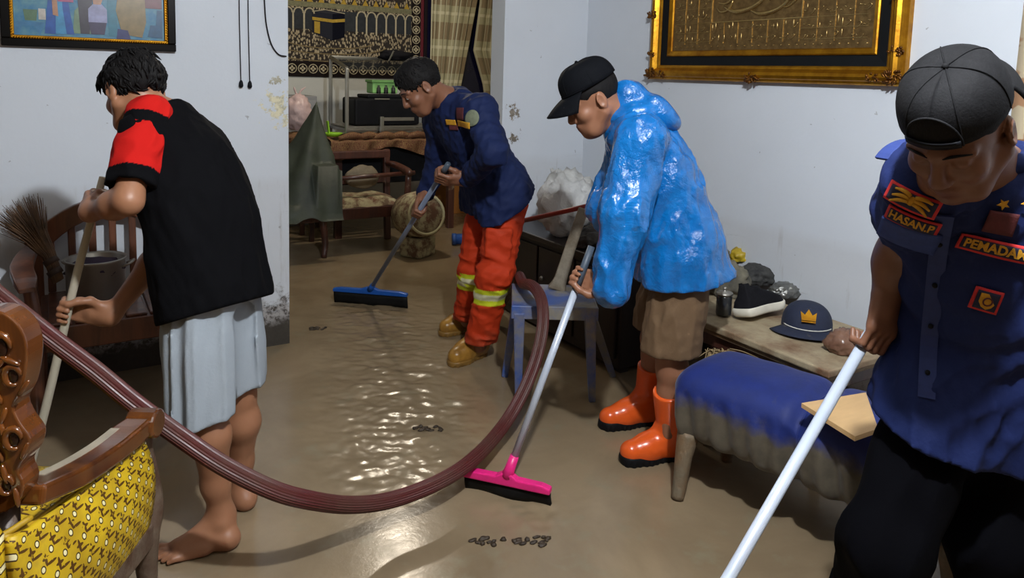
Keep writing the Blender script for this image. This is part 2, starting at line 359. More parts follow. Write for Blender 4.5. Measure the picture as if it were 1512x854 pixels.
fig('printed_teal_dress', [(.61, .02), (.67, .02), (.66, .44), (.60, .44)], srgb(56, 124, 146), 4)
fig('printed_robe', [(.70, .04), (.84, .02), (.87, .14), (.86, .44), (.69, .44), (.66, .22)], srgb(140, 120, 78), 5)
fig('printed_shoes', [(.66, .0), (.76, .0), (.74, .07), (.67, .08)], srgb(44, 52, 110), 6)
fig('printed_chair', [(.88, .03), (.985, .02), (.985, .24), (.95, .24), (.94, .12), (.90, .12)], srgb(52, 96, 132), 4)
fig('printed_wall', [(.86, .25), (.985, .25), (.985, .44), (.86, .44)], srgb(112, 64, 72), 3)

# ------------------------------------------------------------------ hanging cords and cable on the left wall
for u, v, lab in ((369, 126, 'longer black pull cord, nearer the opening, on the left wall'), (356, 125, 'black pull cord, nearer the boy, on the left wall')):
    p = onY(u, v, YP-.012); t = thing('pull_cord', p, lab, 'cord', 'pull cords on the left wall')
    q = onY(u-2.5, -8, YP-.012); G().tube([p, (p[0]-.004, YP-.012, p[2]+.3), (p[0]-.004, YP-.012, p[2]+1.1)], .0022, 6).obj('cord', M_cord, t, True)
    G().lathe(p, [(.004, .022), (.009, .012), (.011, -.006), (.007, -.014)], 10).obj('pull_knob', M_black, t, True)
pts = [onY(u, v, YP-.010) for u, v in ((388, -60), (391, 10), (394, 40), (401, 66), (411, 80), (421, 83))]+[A(1.045, YP+.05, onY(425, 83, YP)[2])]
o = G().tube(cat(pts, 6), .0032, 8).obj('wall_cable', M_cord, None, True); tag(o, 'black cable looping down the left wall and round its edge', 'cable')

# ------------------------------------------------------------------ gilded calligraphy frame on the right wall
fy0, fy1, fz0, fh = 3.19, 1.70, 1.445, .86                      # along the wall (left edge, right edge), bottom, height
t = thing('calligraphy_frame', (XR, (fy0+fy1)/2, fz0), 'ornate gilded frame holding a brass calligraphy panel on the right wall', 'picture')
def mould(prof, inset, name, mat, parent=t, half=None):           # mitred moulding; prof = (inward offset, proud of wall)
    for k in range(4):
        ya, yb, za, zb2 = fy1+inset, fy0-inset, fz0+inset, fz0+fh-inset
        g = G(); vs = []
        for o_, d_ in prof:
            c = [(ya+o_, za+o_), (yb-o_, za+o_), (yb-o_, zb2-o_), (ya+o_, zb2-o_)]
            for q in (c[k], c[(k+1) % 4]): vs.append((XR-d_, q[0], q[1]))
        n = len(prof); g.add(vs, [(2*i, 2*i+1, 2*((i+1) % n)+1, 2*((i+1) % n)) for i in range(n)]+[tuple(2*i for i in range(n-1, -1, -1)), tuple(2*i+1 for i in range(n))])
        g.obj(name, mat, parent)
mould([(0, 0), (0, .030), (.006, .038), (.014, .040), (.02, .052), (.034, .060), (.048, .056), (.058, .044), (.064, .036), (.072, .034), (.078, .030), (.08, .026), (.08, 0)], 0, 'gilded_moulding', M_gold)
M_liner = plain('black_liner', srgb(24, 26, 28), .5, .2, 20, .1)
mould([(0, 0), (0, .024), (.048, .018), (.048, 0)], .08, 'black_liner', M_liner)
mould([(0, 0), (0, .024), (.006, .028), (.026, .020), (.03, .014), (.03, 0)], .128, 'inner_fillet', M_gold)
yi0, yi1, zi0, zi1 = fy1+.158, fy0-.158, fz0+.158, fz0+fh-.158
M_brass = plain('embossed_brass', srgb(150, 122, 78), .36, .3, 40, .5, .8, srgb(110, 86, 52), bscale=120, bd=.003)
G().box((XR-.006, (yi0+yi1)/2, (zi0+zi1)/2), (.012, yi1-yi0, zi1-zi0)).obj('brass_panel', M_brass, t)
M_brass2 = plain('raised_brass', srgb(196, 168, 110), .27, .3, 30, .2, .85)
def carv(c, r, n, seed, flat=.5):                                # clustered acanthus leaves
    q = random.Random(seed); g = G()
    for i in range(n):
        a = q.uniform(0, 6.28); d = r*math.sqrt(q.random()); ln = q.uniform(.25, .5)*r
        R = axes(unit((-.2, math.cos(a+.6), math.sin(a+.6))), (-1, 0, 0))
        g.ball((c[0]-.050-.010*q.random(), c[1]+d*math.cos(a), c[2]+d*math.sin(a)*flat), (.006, .0055, ln*.7), R, 6, 5)
    return g
for k, (yy, zz, r, n) in enumerate((yy, zz, r*.72, n*2) for (yy, zz, r, n) in ((fy0-.035, fz0+.035, .062, 26), (fy1+.035, fz0+.035, .062, 26), ((fy0+fy1)/2, fz0+.018, .055, 18), (fy0-.03, fz0+fh*.42, .05, 14), (fy1+.03, fz0+fh*.42, .05, 14), (fy0-.04, fz0+fh-.04, .06, 20), (fy1+.04, fz0+fh-.04, .06, 20),
                                    (fy0-.12, fz0+.03, .045, 10), (fy1+.12, fz0+.03, .045, 10), (fy0-.03, fz0+.14, .045, 10), (fy1+.03, fz0+.14, .045, 10))):
    carv((XR, yy, zz), r, n, k, .6).obj('carved_leaf_cluster', M_golddark, t, True)
# calligraphy: a framed middle field with large strokes, rows of small writing in ruled cells round it
yc = (yi0+yi1)/2; W = yi1-yi0; Hh = zi1-zi0
def yz(u_, v_): return (XR-.0135, yi1-W*u_, zi0+Hh*v_)           # u from the left as seen, v up
g = G()
for k in range(1, 13):
    u_ = k/13
    if not .24 < u_ < .70: g.bar(yz(u_, .06), yz(u_, .97), .0016, .004, (1, 0, 0))
    else: g.bar(yz(u_, .06), yz(u_, .26), .0016, .004, (1, 0, 0))
for v_ in (.08, .17, .26, .40, .54, .68, .82, .95):
    g.bar(yz(.02, v_), yz(.235, v_), .0016, .004, (1, 0, 0)); g.bar(yz(.70, v_), yz(.98, v_), .0016, .004, (1, 0, 0))
for v_ in (.26, .86): g.bar(yz(.235, v_), yz(.70, v_), .004, .006, (1, 0, 0))
for u_ in (.235, .70): g.bar(yz(u_, .26), yz(u_, .86), .004, .006, (1, 0, 0))
for k in range(27): g.ball(yz(.02+.96*k/26, .035), (.004, .004, .004), n=6, m=4)
o = g.obj('ruled_cell_relief', M_brass2, t); o['kind'] = 'stuff'
g = G(); q = random.Random(3)
def stroke(u_, v_, s_, kind):
    c = {0: [(0, 0), (.3, -.25), (.8, -.2), (1.1, .25), (.9, .35)], 1: [(0, .1), (.2, 0), (.35, .15), (.5, 0), (.7, .12), (1., 0)], 2: [(0, -.2), (.02, .4), (.0, .9)],
         3: [(0, .3), (.25, .5), (.5, .3), (.3, .0), (-.1, -.25), (-.5, -.2)], 4: [(0, 0), (.4, -.15), (.9, -.1), (1.3, .1), (1.6, .45)]}[kind]
    P = cat([A(*yz(u_+s_*a/ (W/Hh) , v_+s_*b)) for a, b in c], 4)
    g.tube(P, [s_*.012, s_*.045, s_*.035, s_*.012], 5)
for row in range(6):
    for cell in range(13):
        u0 = cell/13; v0 = .19 + .127*row
        if row > 0 and .20 < u0+.04 < .72: continue
        for k in range(3): stroke(u0+.012+.018*k, v0+q.uniform(-.02, .02), q.uniform(.045, .075), q.choice((0, 1, 1, 2, 3)))
for cell in range(30): stroke(.03+.94*cell/30, .10+q.uniform(-.012, .012), q.uniform(.045, .07), q.choice((0, 1, 2, 3)))
for k in range(16): stroke(.26+.40*((k*.618) % 1), .40+.34*((k*.377) % 1), q.uniform(.14, .2), q.choice((0, 1, 3, 4)))
for k in range(8): stroke(.50+.022*k, .48+.03*(k % 2), .30, 2)
stroke(.30, .40, .34, 4); stroke(.44, .36, .30, 4); stroke(.33, .50, .28, 3)
o = g.obj('calligraphy_relief', M_brass2, t, True); o['kind'] = 'stuff'

# ------------------------------------------------------------------ printed banner at the right edge of the right wall
p = onX(1492, 228, XR); y1b = p[1]+.004
t = thing('wall_banner', (XR, y1b-.2, p[2]), 'beige printed hanging banner on the right wall, half out of the picture', 'banner')
M_ban = N('banner_print'); X, Y, Z = M_ban.xyz(); wv = M_ban.n('TexWave', {'Vector': M_ban.co, 'Scale': 9., 'Distortion': 6., 'Detail': 3.}).outputs['Fac']
M_ban = M_ban.out(M_ban.mix(M_ban.ramp(wv, (.45, 0.), (.6, 1.)), srgb(206, 190, 160), srgb(176, 134, 100)), .6)
g = G(); zt = 2.05
g.grid(lambda a, b: A(XR-.006-.012*math.sin(b*2)-.01*(1-b), y1b-.36*a+.012*b*(1-a)*-1, lerp(p[2], zt, b)), 8, 16)
o = g.obj('printed_cloth', M_ban, t, True); sol = o.modifiers.new('solid', 'SOLIDIFY'); sol.thickness = .002
M_banw = plain('banner_hem', srgb(150, 110, 80), .6, .2)
for dz, hh in ((.0, .008), (.055, .005)): G().box((XR-.020+.004*dz, y1b-.18, p[2]+dz), (.006, .36, hh)).obj('hem_line', M_banw, t)

# ------------------------------------------------------------------ tapestry on the wall behind
tx0, tx1, tz0, tz1 = 1.20, 3.385, 1.372, 2.55
t = thing('wall_tapestry', ((tx0+tx1)/2, YB, tz0), 'woven tapestry of a pilgrim crowd round a black cube shrine, on the back wall', 'tapestry')
m = N('tapestry_weave'); v1 = m.n('TexVoronoi', {'Vector': m.stretch(1, 1, .55), 'Scale': 52.}).outputs['Distance']; n1 = m.noise(4, 5)
spk = m.ramp(v1, (.38, 1.), (.52, 0.))
M_tap = m.out(m.mix(spk, srgb(44, 38, 34), m.mix(n1, srgb(186, 174, 146), srgb(132, 116, 92))), .95, 0., m.bump(v1, .4, .004))
bevel(G().box(((tx0+tx1)/2, YB-.008, (tz0+tz1)/2), (tx1-tx0, .010, tz1-tz0)).obj('weave', M_tap, t), .003)
M_tb = plain('tapestry_border', srgb(34, 28, 28), .95, .3, 60, .3); M_tm = plain('tapestry_maroon', srgb(104, 30, 44), .95, .3, 60, .3)
M_tc = plain('tapestry_cream', srgb(186, 176, 150), .95, .25, 50, .3); M_tg = plain('tapestry_gold', srgb(176, 146, 54), .9, .3, 50, .3); M_tn = plain('tapestry_navy', srgb(20, 24, 40), .9, .3, 50, .3)
M_tw = plain('tapestry_fringe', srgb(206, 204, 196), .9, .1, 50, .3)
G().box(((tx0+tx1)/2, YB-.014, tz0+.075), (tx1-tx0, .004, .15)).obj('border_band', M_tb, t)
bx = tx1-.045; G().box((bx-.075, YB-.0145, (tz0+tz1)/2+.075), (.10, .005, tz1-tz0-.15)).obj('border_band', M_tb, t)
G().box((bx+.008, YB-.0145, (tz0+tz1)/2), (.06, .006, tz1-tz0)).obj('maroon_edge', M_tm, t)
G().box((bx+.0415, YB-.012, (tz0+tz1)/2), (.014, .008, tz1-tz0)).obj('white_fringe', M_tw, t)
def ringm(c, r):
    g = G(); g.tube([A(c[0]+r*math.cos(a), c[1], c[2]+r*math.sin(a)) for a in np.linspace(0, 2*math.pi, 13)], .005, 5)
    for k in range(4):
        a = k*math.pi/2; g.ball((c[0]+.4*r*math.cos(a), c[1], c[2]+.4*r*math.sin(a)), (.012, .004, .012), n=6, m=4)
    return g
for i in range(22):
    xx = tx0+.06+i*.102
    if xx < bx-.12: ringm((xx, YB-.018, tz0+.078), .043).obj('border_medallion', M_tc, t)
for i in range(11): ringm((bx-.075, YB-.0185, tz0+.205+i*.102), .040).obj('border_medallion', M_tc, t)
k0, k1 = onY(460, 14, YB), onY(508, 58, YB); kx0, kx1, kz0, kz1 = k0[0], k1[0], k1[2], k0[2]; kw = kx1-kx0
def flat(name, poly, mat, lay): G().prism(poly, (0, YB-.012-.003*lay, 0), (1, 0, 0), (0, 0, 1), (0, -1, 0), .003).obj(name, mat, t)
flat('shrine_side', [(kx0, kz0+.05), (kx0+kw*.62, kz0-.02), (kx0+kw*.62, kz1-.03), (kx0, kz1-.02)], M_tn, 1)
flat('shrine_side', [(kx0+kw*.62, kz0-.02), (kx1, kz0+.02), (kx1, kz1-.02), (kx0+kw*.62, kz1-.03)], plain('tapestry_navy_b', srgb(16, 18, 30), .9, .2, 50), 1)
flat('shrine_roof', [(kx0, kz1-.02), (kx0+kw*.62, kz1-.03), (kx1, kz1-.02), (kx0+kw*.4, kz1+.006)], plain('tapestry_roof', srgb(40, 42, 52), .9, .3, 50), 2)
g = G(); g.tube([A(x_, YB-.022, z_) for x_, z_ in ((kx0, kz1-.02), (kx0+kw*.4, kz1+.006), (kx1, kz1-.02))], .004, 5); g.obj('shrine_rim', M_tc, t)
flat('shrine_band', [(kx0, kz1-.10), (kx0+kw*.62, kz1-.115), (kx0+kw*.62, kz1-.085), (kx0, kz1-.07)], M_tg, 3)
flat('shrine_band', [(kx0+kw*.62, kz1-.115), (kx1, kz1-.10), (kx1, kz1-.07), (kx0+kw*.62, kz1-.085)], M_tg, 3)
flat('shrine_door', [(kx0+.02, kz0+.05), (kx0+.075, kz0+.04), (kx0+.075, kz1-.115), (kx0+.02, kz1-.11)], M_tg, 3)
for i in range(20):                                                  # arcade above the crowd
    xx = tx0+.05+i*.105
    if xx > bx-.16: break
    if kx0-.03 < xx < kx1+.02: continue
    zt_ = 1.86 - .0*(xx-tx0)
    flat('arcade_column', [(xx-.008, zt_-.06), (xx+.008, zt_-.06), (xx+.008, zt_+.12), (xx-.008, zt_+.12)], M_tc, 2)
    g = G(); g.tube([A(xx+.052-.046*math.cos(a), YB-.018, zt_+.12+.05*math.sin(a)) for a in np.linspace(0, math.pi, 8)], .008, 5); g.obj('arcade_arch', M_tc, t)
flat('arcade_shade', [(tx0, 1.83), (bx-.13, 1.83), (bx-.13, 2.02), (tx0, 2.02)], plain('tapestry_shade', srgb(46, 50, 56), .95, .4, 30), .5)
flat('arcade_cornice', [(tx0, 2.04), (bx-.13, 2.04), (bx-.13, 2.09), (tx0, 2.09)], plain('tapestry_olive', srgb(126, 124, 96), .95, .4, 40), 1)
for i in range(18):
    xx = tx0+.05+i*.112
    if xx < bx-.17: flat('arcade_finial', [(xx-.03, 2.09), (xx+.03, 2.09), (xx, 2.15)], M_tg, 2)
g = G()
for r_, zz in ((.30, kz0-.02), (.40, kz0-.05), (.52, kz0-.09)):
    g.tube([A(kx0+kw*.55+r_*math.cos(a)*1.5, YB-.0135, zz+.0+r_*.26*math.sin(a)) for a in np.linspace(-2.9, -.2, 22)], .006, 5)
o = g.obj('crowd_path', plain('tapestry_tan', srgb(132, 116, 84), .95, .4, 40), t)

# ------------------------------------------------------------------ curtains on the wall behind
m = N('plaid_curtain'); X, Y, Z = m.xyz()
def bands(c, per, w): return m.math('LESS_THAN', m.math('FRACT', m.math('DIVIDE', c, per)), w)
b1 = bands(Z, .36, .5); b2 = bands(m.math('ADD', Z, .1), .36, .09)
col = m.mix(b1, srgb(170, 164, 132), srgb(140, 124, 96)); col = m.mix(b2, col, srgb(200, 194, 164))
uv = m.n('UVMap').outputs[0]; U = m.xyz(uv)[0]
col = m.mix(m.math('MULTIPLY', m.math('LESS_THAN', m.math('FRACT', m.math('MULTIPLY', U, 13.)), .22), .7), col, srgb(206, 202, 172))
M_cur = m.out(col, .85, 0., m.bump(m.noise(90, 3), .15, .003))
def curtain(name, label, left, right, z0, z1, folds, seed, ybase, dep=.035):
    g = G(); q = random.Random(seed); ph = q.random()*6
    nu, nv = folds*8, 24
    def f(a, b):
        z = lerp(z0, z1, b); xl, xr = left(b), right(b); sq = (a+.25/folds*math.sin(a*folds*math.pi*1.1+ph))
        return A(lerp(xl, xr, sq), ybase-dep*(.5+.5*math.sin(a*folds*2*math.pi+ph+.5*math.sin(b*3)))-.01*math.sin(a*folds*4.6+b), z)
    g.grid(f, nu, nv); t = thing(name, ((left(0)+right(0))/2, ybase, z0), label, 'curtain', 'plaid curtains on the back wall')
    o = g.obj('curtain_cloth', M_cur, t, True)
    uvl = o.data.uv_layers.new(name='UVMap')
    co = {i: ((i % (nu+1))/nu, (i//(nu+1))/nv) for i in range((nu+1)*(nv+1))}
    for lp in o.data.loops: uvl.data[lp.index].uv = co[lp.vertex_index]
    so = o.modifiers.new('solid', 'SOLIDIFY'); so.thickness = .003
    return t
c = lambda u, v: onY(u, v, YB-.05)[0]
cx0, cxa, cxb = c(633, 60), c(704, 0), c(680, 125)
zt0, zt1 = onY(700, 0, YB)[2], onY(690, 125, YB)[2]
rate = (cxa-cxb)/(zt0-zt1)
curtain('curtain', 'beige plaid curtain beside the tapestry, gathered towards the left', lambda b: cx0, lambda b: max(cx0+.18, cxa-(zt0-lerp(.75, 2.5, b))*rate), .75, 2.5, 7, 1, YB-.03)
rx = c(722, 125); cxa = cxa+.03
zq = [onY(700, v, YB)[2] for v in (0, 75, 125, 190)]; xq = [cxa+.02, c(700, 75), c(714, 125), c(722, 190)]
curtain('curtain', 'beige plaid curtain swept to the right, beside the narrow wall', lambda b: float(np.interp(-lerp(.75, 2.5, b), [-q_ for q_ in zq], xq)), lambda b: 4.62, .75, 2.5, 6, 2, YB-.035)
tag(bevel(G().box((cx0-.028, YB-.02, 1.6), (.035, .04, 1.9)).obj('trim_1', plain('dark_trim', srgb(34, 26, 30), .6, .2))), 'dark wooden window post between tapestry and curtain', 'trim', None, 'structure')
tag(G().box(((cx0+4.6)/2, YB-.006, 1.6), (4.6-cx0, .010, 1.8)).obj('window_1', plain('night_window', srgb(24, 24, 52), .15, .2)), 'dark night window behind the plaid curtains', 'window', None, 'structure')
# ================================================================== furniture and tools
def blob(name, c, r, mat, parent=None, seed=0, amp=.25, freq=3., sub=3, R=None, flat_z=None, ridge=False):
    """a lumpy closed form (bags, crumpled cloth)"""
    bm = bmesh.new(); bmesh.ops.create_icosphere(bm, subdivisions=sub, radius=1.)
    r = A(r, r, r) if np.isscalar(r) else np.asarray(r, float); R = np.eye(3) if R is None else R; off = Vector((seed*3.7, seed*1.3, seed*.7))
    for v in bm.verts:
        n = v.co.normalized(); d = mnoise.noise(n*freq+off)+.5*mnoise.noise(n*freq*2.3+off)
        if ridge: d = (.5-abs(mnoise.noise(n*freq+off)))*1.2+.4*mnoise.noise(n*freq*2.6+off)
        p = np.asarray(c)+R@(np.array(n)*r*(1+amp*d))
        if flat_z is not None and p[2] < flat_z: p[2] = flat_z
        v.co = Vector(p)
    me = bpy.data.meshes.new(name); bm.to_mesh(me); bm.free()
    return link(name, me, mat, parent, True)

# ------------------------------------------------------------------ suction hose
sc = (onz(740, 455, .45)+onz(868, 455, .45)+onz(752, 410, .45)+onz(855, 410, .45))/4+cdir(.6, -.8)*.062     # middle of the plastic seat
hp = [at(-110, 352, 1.86), at(0, 440, 1.86), at(80, 503, 1.86), at(140, 548, 1.86), at(200, 597, 1.86), at(270, 648, 1.86), at(330, 688, 1.86), at(398, 722, 1.88), at(452, 738, 1.93), at(517, 746, 2.06), at(580, 738, 2.18),
      at(648, 712, 2.29), at(698, 679, 2.44), at(738, 636, 2.66), at(768, 588, 2.78), at(790, 535, 2.86), at(801, 485, 2.93), at(800, 446, 3.02), at(788, 424, 3.14), at(770, 420, 3.40), at(759, 426, 3.80), at(747, 440, 4.02), at(737, 460, 4.15), onz(731, 482)+A(0, 0, .03), onz(726, 472)+A(0, 0, .03)]
hc = cat(hp, 9)
for p in hc[:-30]:                                          # the hose rests on the seat
    lx, ly = np.dot(p-sc, cdir(1, 0)), np.dot(p-sc, cdir(0, 1))
    if abs(lx) < .22 and -.20 < ly < .185: p[2] = max(p[2], .484)
m = N('hose_rubber'); n1 = m.noise(6, 7, .65)
M_hose = m.out(m.mix(m.ramp(n1, (.4, 0.), (.72, 1.)), srgb(80, 33, 32), srgb(78, 52, 43)), m.ramp(n1, (.3, .35), (.7, .6)), 0., m.bump(m.noise(50, 4), .1, .002))
sec = [((1.0 if k % 2 else .92)*math.cos(2*math.pi*k/44), (1.0 if k % 2 else .92)*math.sin(2*math.pi*k/44)) for k in range(44)]   # lengthwise ribs
o = G().tube(hc, .025, 44, True, sec).obj('suction_hose', M_hose, None, False); tag(o, 'thick ribbed dark red hose sweeping across the floor and over the blue chair', 'hose')

# ------------------------------------------------------------------ slatted wooden armchairs against the left wall
def slat_chair():
    """local frame: x along the wall, y out of the wall (towards the room is -y), back at y=0"""
    t = thing('wooden_armchair', (0, 0, 0), 'x', 'chair', 'slatted wooden armchairs by the left wall')
    ob = lambda g, n, par=t: bevel(g.obj(n, M_brownwood, par, False, False), .005)
    w_, d_, zs = .29, .50, .44
    ob(G().box((0, -d_/2-.02, zs-.018), (2*w_-.02, d_, .036)), 'seat')
    for k in range(6): ob(G().box((-w_+.075+k*.088, -d_/2-.02, zs+.006), (.078, d_-.03, .012)), 'seat_slat')
    ob(G().box((0, -d_-.005, zs-.06), (2*w_-.05, .03, .07)), 'apron')
    # arched top rail
    g = G(); P = [A(x, -.0-.02*(1-(x/w_)**2), .815-.155*(abs(x)/w_)**2.2) for x in np.linspace(-w_-.015, w_+.015, 15)]
    g.tube(P, .042, 4, True, [(1, .42), (-1, .42), (-1, -.42), (1, -.42)], up=(0, 0, 1)); ob(g, 'top_rail')
    for k in range(7):
        x = -w_*.82+k*w_*1.64/6; zt = .80-.155*(abs(x)/w_)**2.2
        ob(G().bar((x, -.03, zs+.01), (x, -.012, zt), .030, .016, (0, 1, 0)), 'back_slat')
    for s in (-1, 1):
        ob(G().bar((s*w_, .0, 0), (s*w_, -.012, .69), .045, .045, (0, 1, 0)), 'rear_leg')
        g = G(); g.tube(cat([(s*(w_+.01), -d_+.02, 0), (s*(w_+.012), -d_-.005, .22), (s*(w_+.005), -d_+.015, .44), (s*(w_+.02), -d_+.03, .60)], 5), [.026, .03, .026, .024], 8); o = ob(g, 'front_leg'); 
        g = G(); P = cat([(s*(w_-.0), .0, .665), (s*(w_+.03), -.16, .655), (s*(w_+.045), -.34, .64), (s*(w_+.03), -.49, .625), (s*(w_+.025), -.55, .605)], 6)
        g.tube(P, [.026, .034, .040, .038, .026], 4, True, [(.42, 1), (-.42, 1), (-.42, -1), (.42, -1)], up=(0, 0, 1)); ob(g, 'armrest')
        for k in range(3): ob(G().bar((s*(w_+.0), -.13-.10*k, zs), (s*(w_+.025), -.13-.10*k, .64), .022, .016), 'arm_slat')
    return t
ch = slat_chair(); ch.location = (.215, 3.74, 0); ch['label'] = 'slatted wooden armchair holding the steel pot, against the left wall'
c2 = copy_tree(ch); c2.location = (-.62, 3.72, 0); c2['label'] = 'dark wooden armchair mostly out of the picture at the left edge'

# pot on the chair
pt = A(*onz(143, 437, .462)); t = thing('cooking_pot', pt, 'steel cooking pot of dark purple washing on the slatted wooden armchair', 'pot')
pr, ph = .112, .165
G().lathe(pt, [(.0, 0), (pr*.96, 0), (pr, .012), (pr, ph-.01), (pr+.008, ph), (pr+.004, ph+.004), (pr-.003, ph-.004), (pr-.004, .02), (0, .015)], 36, None, False).obj('pot_body', M_dullsteel, t, True)
blob('dark_contents', pt+A(0, 0, ph*.72), (pr-.008, pr-.008, .045), plain('purple_cloth', srgb(52, 34, 60), .85, .4, 20, .3), t, 3, .25, 3.)
for s in (-1, 1):
    dv = cdir(s, .25); q = pt+dv*pr+A(0, 0, ph*.8); n_ = np.cross(dv, (0, 0, 1))
    G().tube(cat([q-n_*.035, q-n_*.03+dv*.03+A(0, 0, .015), q+n_*.03+dv*.03+A(0, 0, .015), q+n_*.035], 5), .005, 8).obj('pot_handle', M_dullsteel, t, True)

# stick broom, bristles up, leaning on the chair
M_lidi = plain('palm_sticks', srgb(112, 80, 50), .75, .5, 25, .2, 0., srgb(60, 44, 32))
b0, b1 = at(86, 416, 2.95), at(72, 376, 2.96); tip = at(26, 312, 2.96)
t = thing('stick_broom', b0, 'palm-stick broom standing bristles up on the slatted wooden armchair', 'broom')
g = G(); q = random.Random(5); ax = unit(tip-b1); pu = unit(np.cross(ax, cdir(0, 1))); pv = np.cross(ax, pu)
for k in range(260):
    a, r_ = q.uniform(0, 6.28), math.sqrt(q.random()); of = (pu*math.cos(a)+pv*math.sin(a))*r_
    L_ = np.linalg.norm(tip-b1)*q.uniform(.8, 1.16)
    e = b1+ax*L_+of*.105+A(0, 0, q.uniform(-.01, .015)); mid = b1+ax*L_*.5+of*.05
    g.tube([b0+of*.022, b1+of*.026, mid, e], [.0024, .0022, .0018, .0007], 4)
o = g.obj('bristles', M_lidi, t, True); o['kind'] = 'stuff'
for k in (.35, .75): G().tube([lerp(b0, b1, k)-ax*.012, lerp(b0, b1, k)+ax*.012], .029, 14).obj('binding', plain('broom_binding', srgb(60, 42, 30), .7, .2), t, True)

# ------------------------------------------------------------------ carved armchair with yellow upholstery, left foreground
t = thing('carved_armchair', _room(-1.15, 1.5, 0), 'carved glossy armchair with yellow patterned upholstery in the left foreground', 'armchair')
M_carv = wood('varnished_wood', srgb(112, 62, 20), srgb(58, 28, 12), .18, 4, coat=.9, mud=.10)
M_carvd = plain('dark_mud_wood', srgb(70, 46, 34), .45, .4, 20, .4, 0., srgb(104, 90, 76))
m = N('yellow_brocade'); X, Y, Z = m.xyz(); co = m.n('Mapping', {'Vector': m.co, 'Rotation': (0, 0, YAW*0), 'Scale': (1, 1, 1)}).outputs[0]
yl = m.mix(m.ramp(m.noise(12, 5), (.35, 0.), (.7, 1.)), srgb(206, 172, 30), srgb(166, 134, 24))
M_yel0 = None
uv = m.n('UVMap').outputs[0]; S = 1/.054
def cell(du, dv): return m.n('VectorMath', {0: m.n('VectorMath', {0: m.n('VectorMath', {0: uv, 1: (S, S, 0)}, operation='MULTIPLY').outputs[0], 1: (du, dv, 0)}, operation='ADD').outputs[0]}, operation='FRACTION').outputs[0]
def spot(du, dv, r0, r1, sx=1., sy_=1.):
    c = m.n('VectorMath', {0: m.n('VectorMath', {0: cell(du, dv), 1: (.5, .5, 0)}, operation='SUBTRACT').outputs[0], 1: (sx, sy_, 0)}, operation='MULTIPLY').outputs[0]
    d = m.n('VectorMath', {0: c}, operation='LENGTH').outputs['Value']; return m.math('MULTIPLY', m.math('LESS_THAN', d, r1), m.math('GREATER_THAN', d, r0))
for du, dv in ((0, 0), (.5, .5)):
    yl = m.mix(spot(du, dv, -1, .075, 1, .75), yl, srgb(226, 216, 170)); yl = m.mix(spot(du, dv, .075, .115, 1, .75), yl, srgb(60, 40, 18))
    for a, b, sx, sy_ in ((.32, .2, 3.2, .7), (.12, .42, .8, 3.2), (-.2, -.32, 1.1, 2.8)):
        yl = m.mix(m.math('MULTIPLY', spot(du+a, dv+b, -1, .19, sx, sy_), m.math('GREATER_THAN', m.noise(90, 2), .40)), yl, srgb(82, 52, 14))
yl = m.mix(m.ramp(m.noise(5, 7, .7), (.62, 0.), (.75, .55)), yl, srgb(120, 104, 74))
M_yel = m.out(yl, .5, 0., m.bump(m.noise(40, 4), .25, .003), .4)
M_yelp = plain('yellow_piping', srgb(176, 140, 26), .5, .3, 20)
XC = -.905                                                 # camera-right position of the near side of the chair
cc = lambda x, d, z: _room(x, d, z)
def fab(name, fn, nu, nv, su, sv, par=t):
    g = G(); g.grid(fn, nu, nv); o = g.obj(name, M_yel, par, True); uvl = o.data.uv_layers.new(name='UVMap')
    for lp in o.data.loops:
        i = lp.vertex_index; uvl.data[lp.index].uv = ((i % (nu+1))/nu*su, (i//(nu+1))/nv*sv)
    so = o.modifiers.new('solid', 'SOLIDIFY'); so.thickness = .02; so.offset = -1
    return o
D0, D1 = 1.33, 1.74
arm_top = cat([cc(XC+.012, D0-.02, .640), cc(XC+.008, 1.45, .600), cc(XC+.004, 1.58, .575), cc(XC+.006, 1.68, .570), cc(XC+.012, D1+.01, .572)], 8)
# padded outer side: bulging panel under the arm
def side(a, b):
    d = lerp(D0-.085, D1-.02+.03*math.sin(b*3.1), a); z = lerp(.285, lerp(.595, .535, a**.6), b); return cc(XC+.006+.034*math.sin(math.pi*min(1, b*1.05))*math.sin(math.pi*(.12+.80*a)), d, z)
fab('side_upholstery', side, 20, 16, .46, .31)
def side2(a, b):
    d = lerp(D0-.06, D1-.04, a); z = lerp(.30, .585, b); return cc(XC-.60-.03*math.sin(math.pi*b), d, z)
fab('side_upholstery', side2, 12, 10, .46, .31)
# rear upholstery of the back
def rear(a, b): return cc(lerp(XC-.50, lerp(XC+.010, XC-.052, max(0, min(1, (lerp(.30, .90, b)-.61)/.08))), a), D0-.075-.028*math.sin(math.pi*a)*math.sin(math.pi*b)+.015*b*-1, lerp(.30, .90-.0*a, b))
fab('back_upholstery', rear, 16, 16, .46, .6)
def front_(a, b): return cc(lerp(XC-.50, XC-.06, a), D0+.02+.05*math.sin(math.pi*a)*math.sin(math.pi*b), lerp(.42, .90, b))
fab('back_cushion', front_, 14, 14, .46, .5)
def seatf(a, b): return cc(lerp(XC-.57, XC-.03, a), lerp(D0+.02, D1+.05, b), .42+.05*math.sin(math.pi*a)*math.sin(math.pi*b))
fab('seat_cushion', seatf, 14, 12, .55, .45)
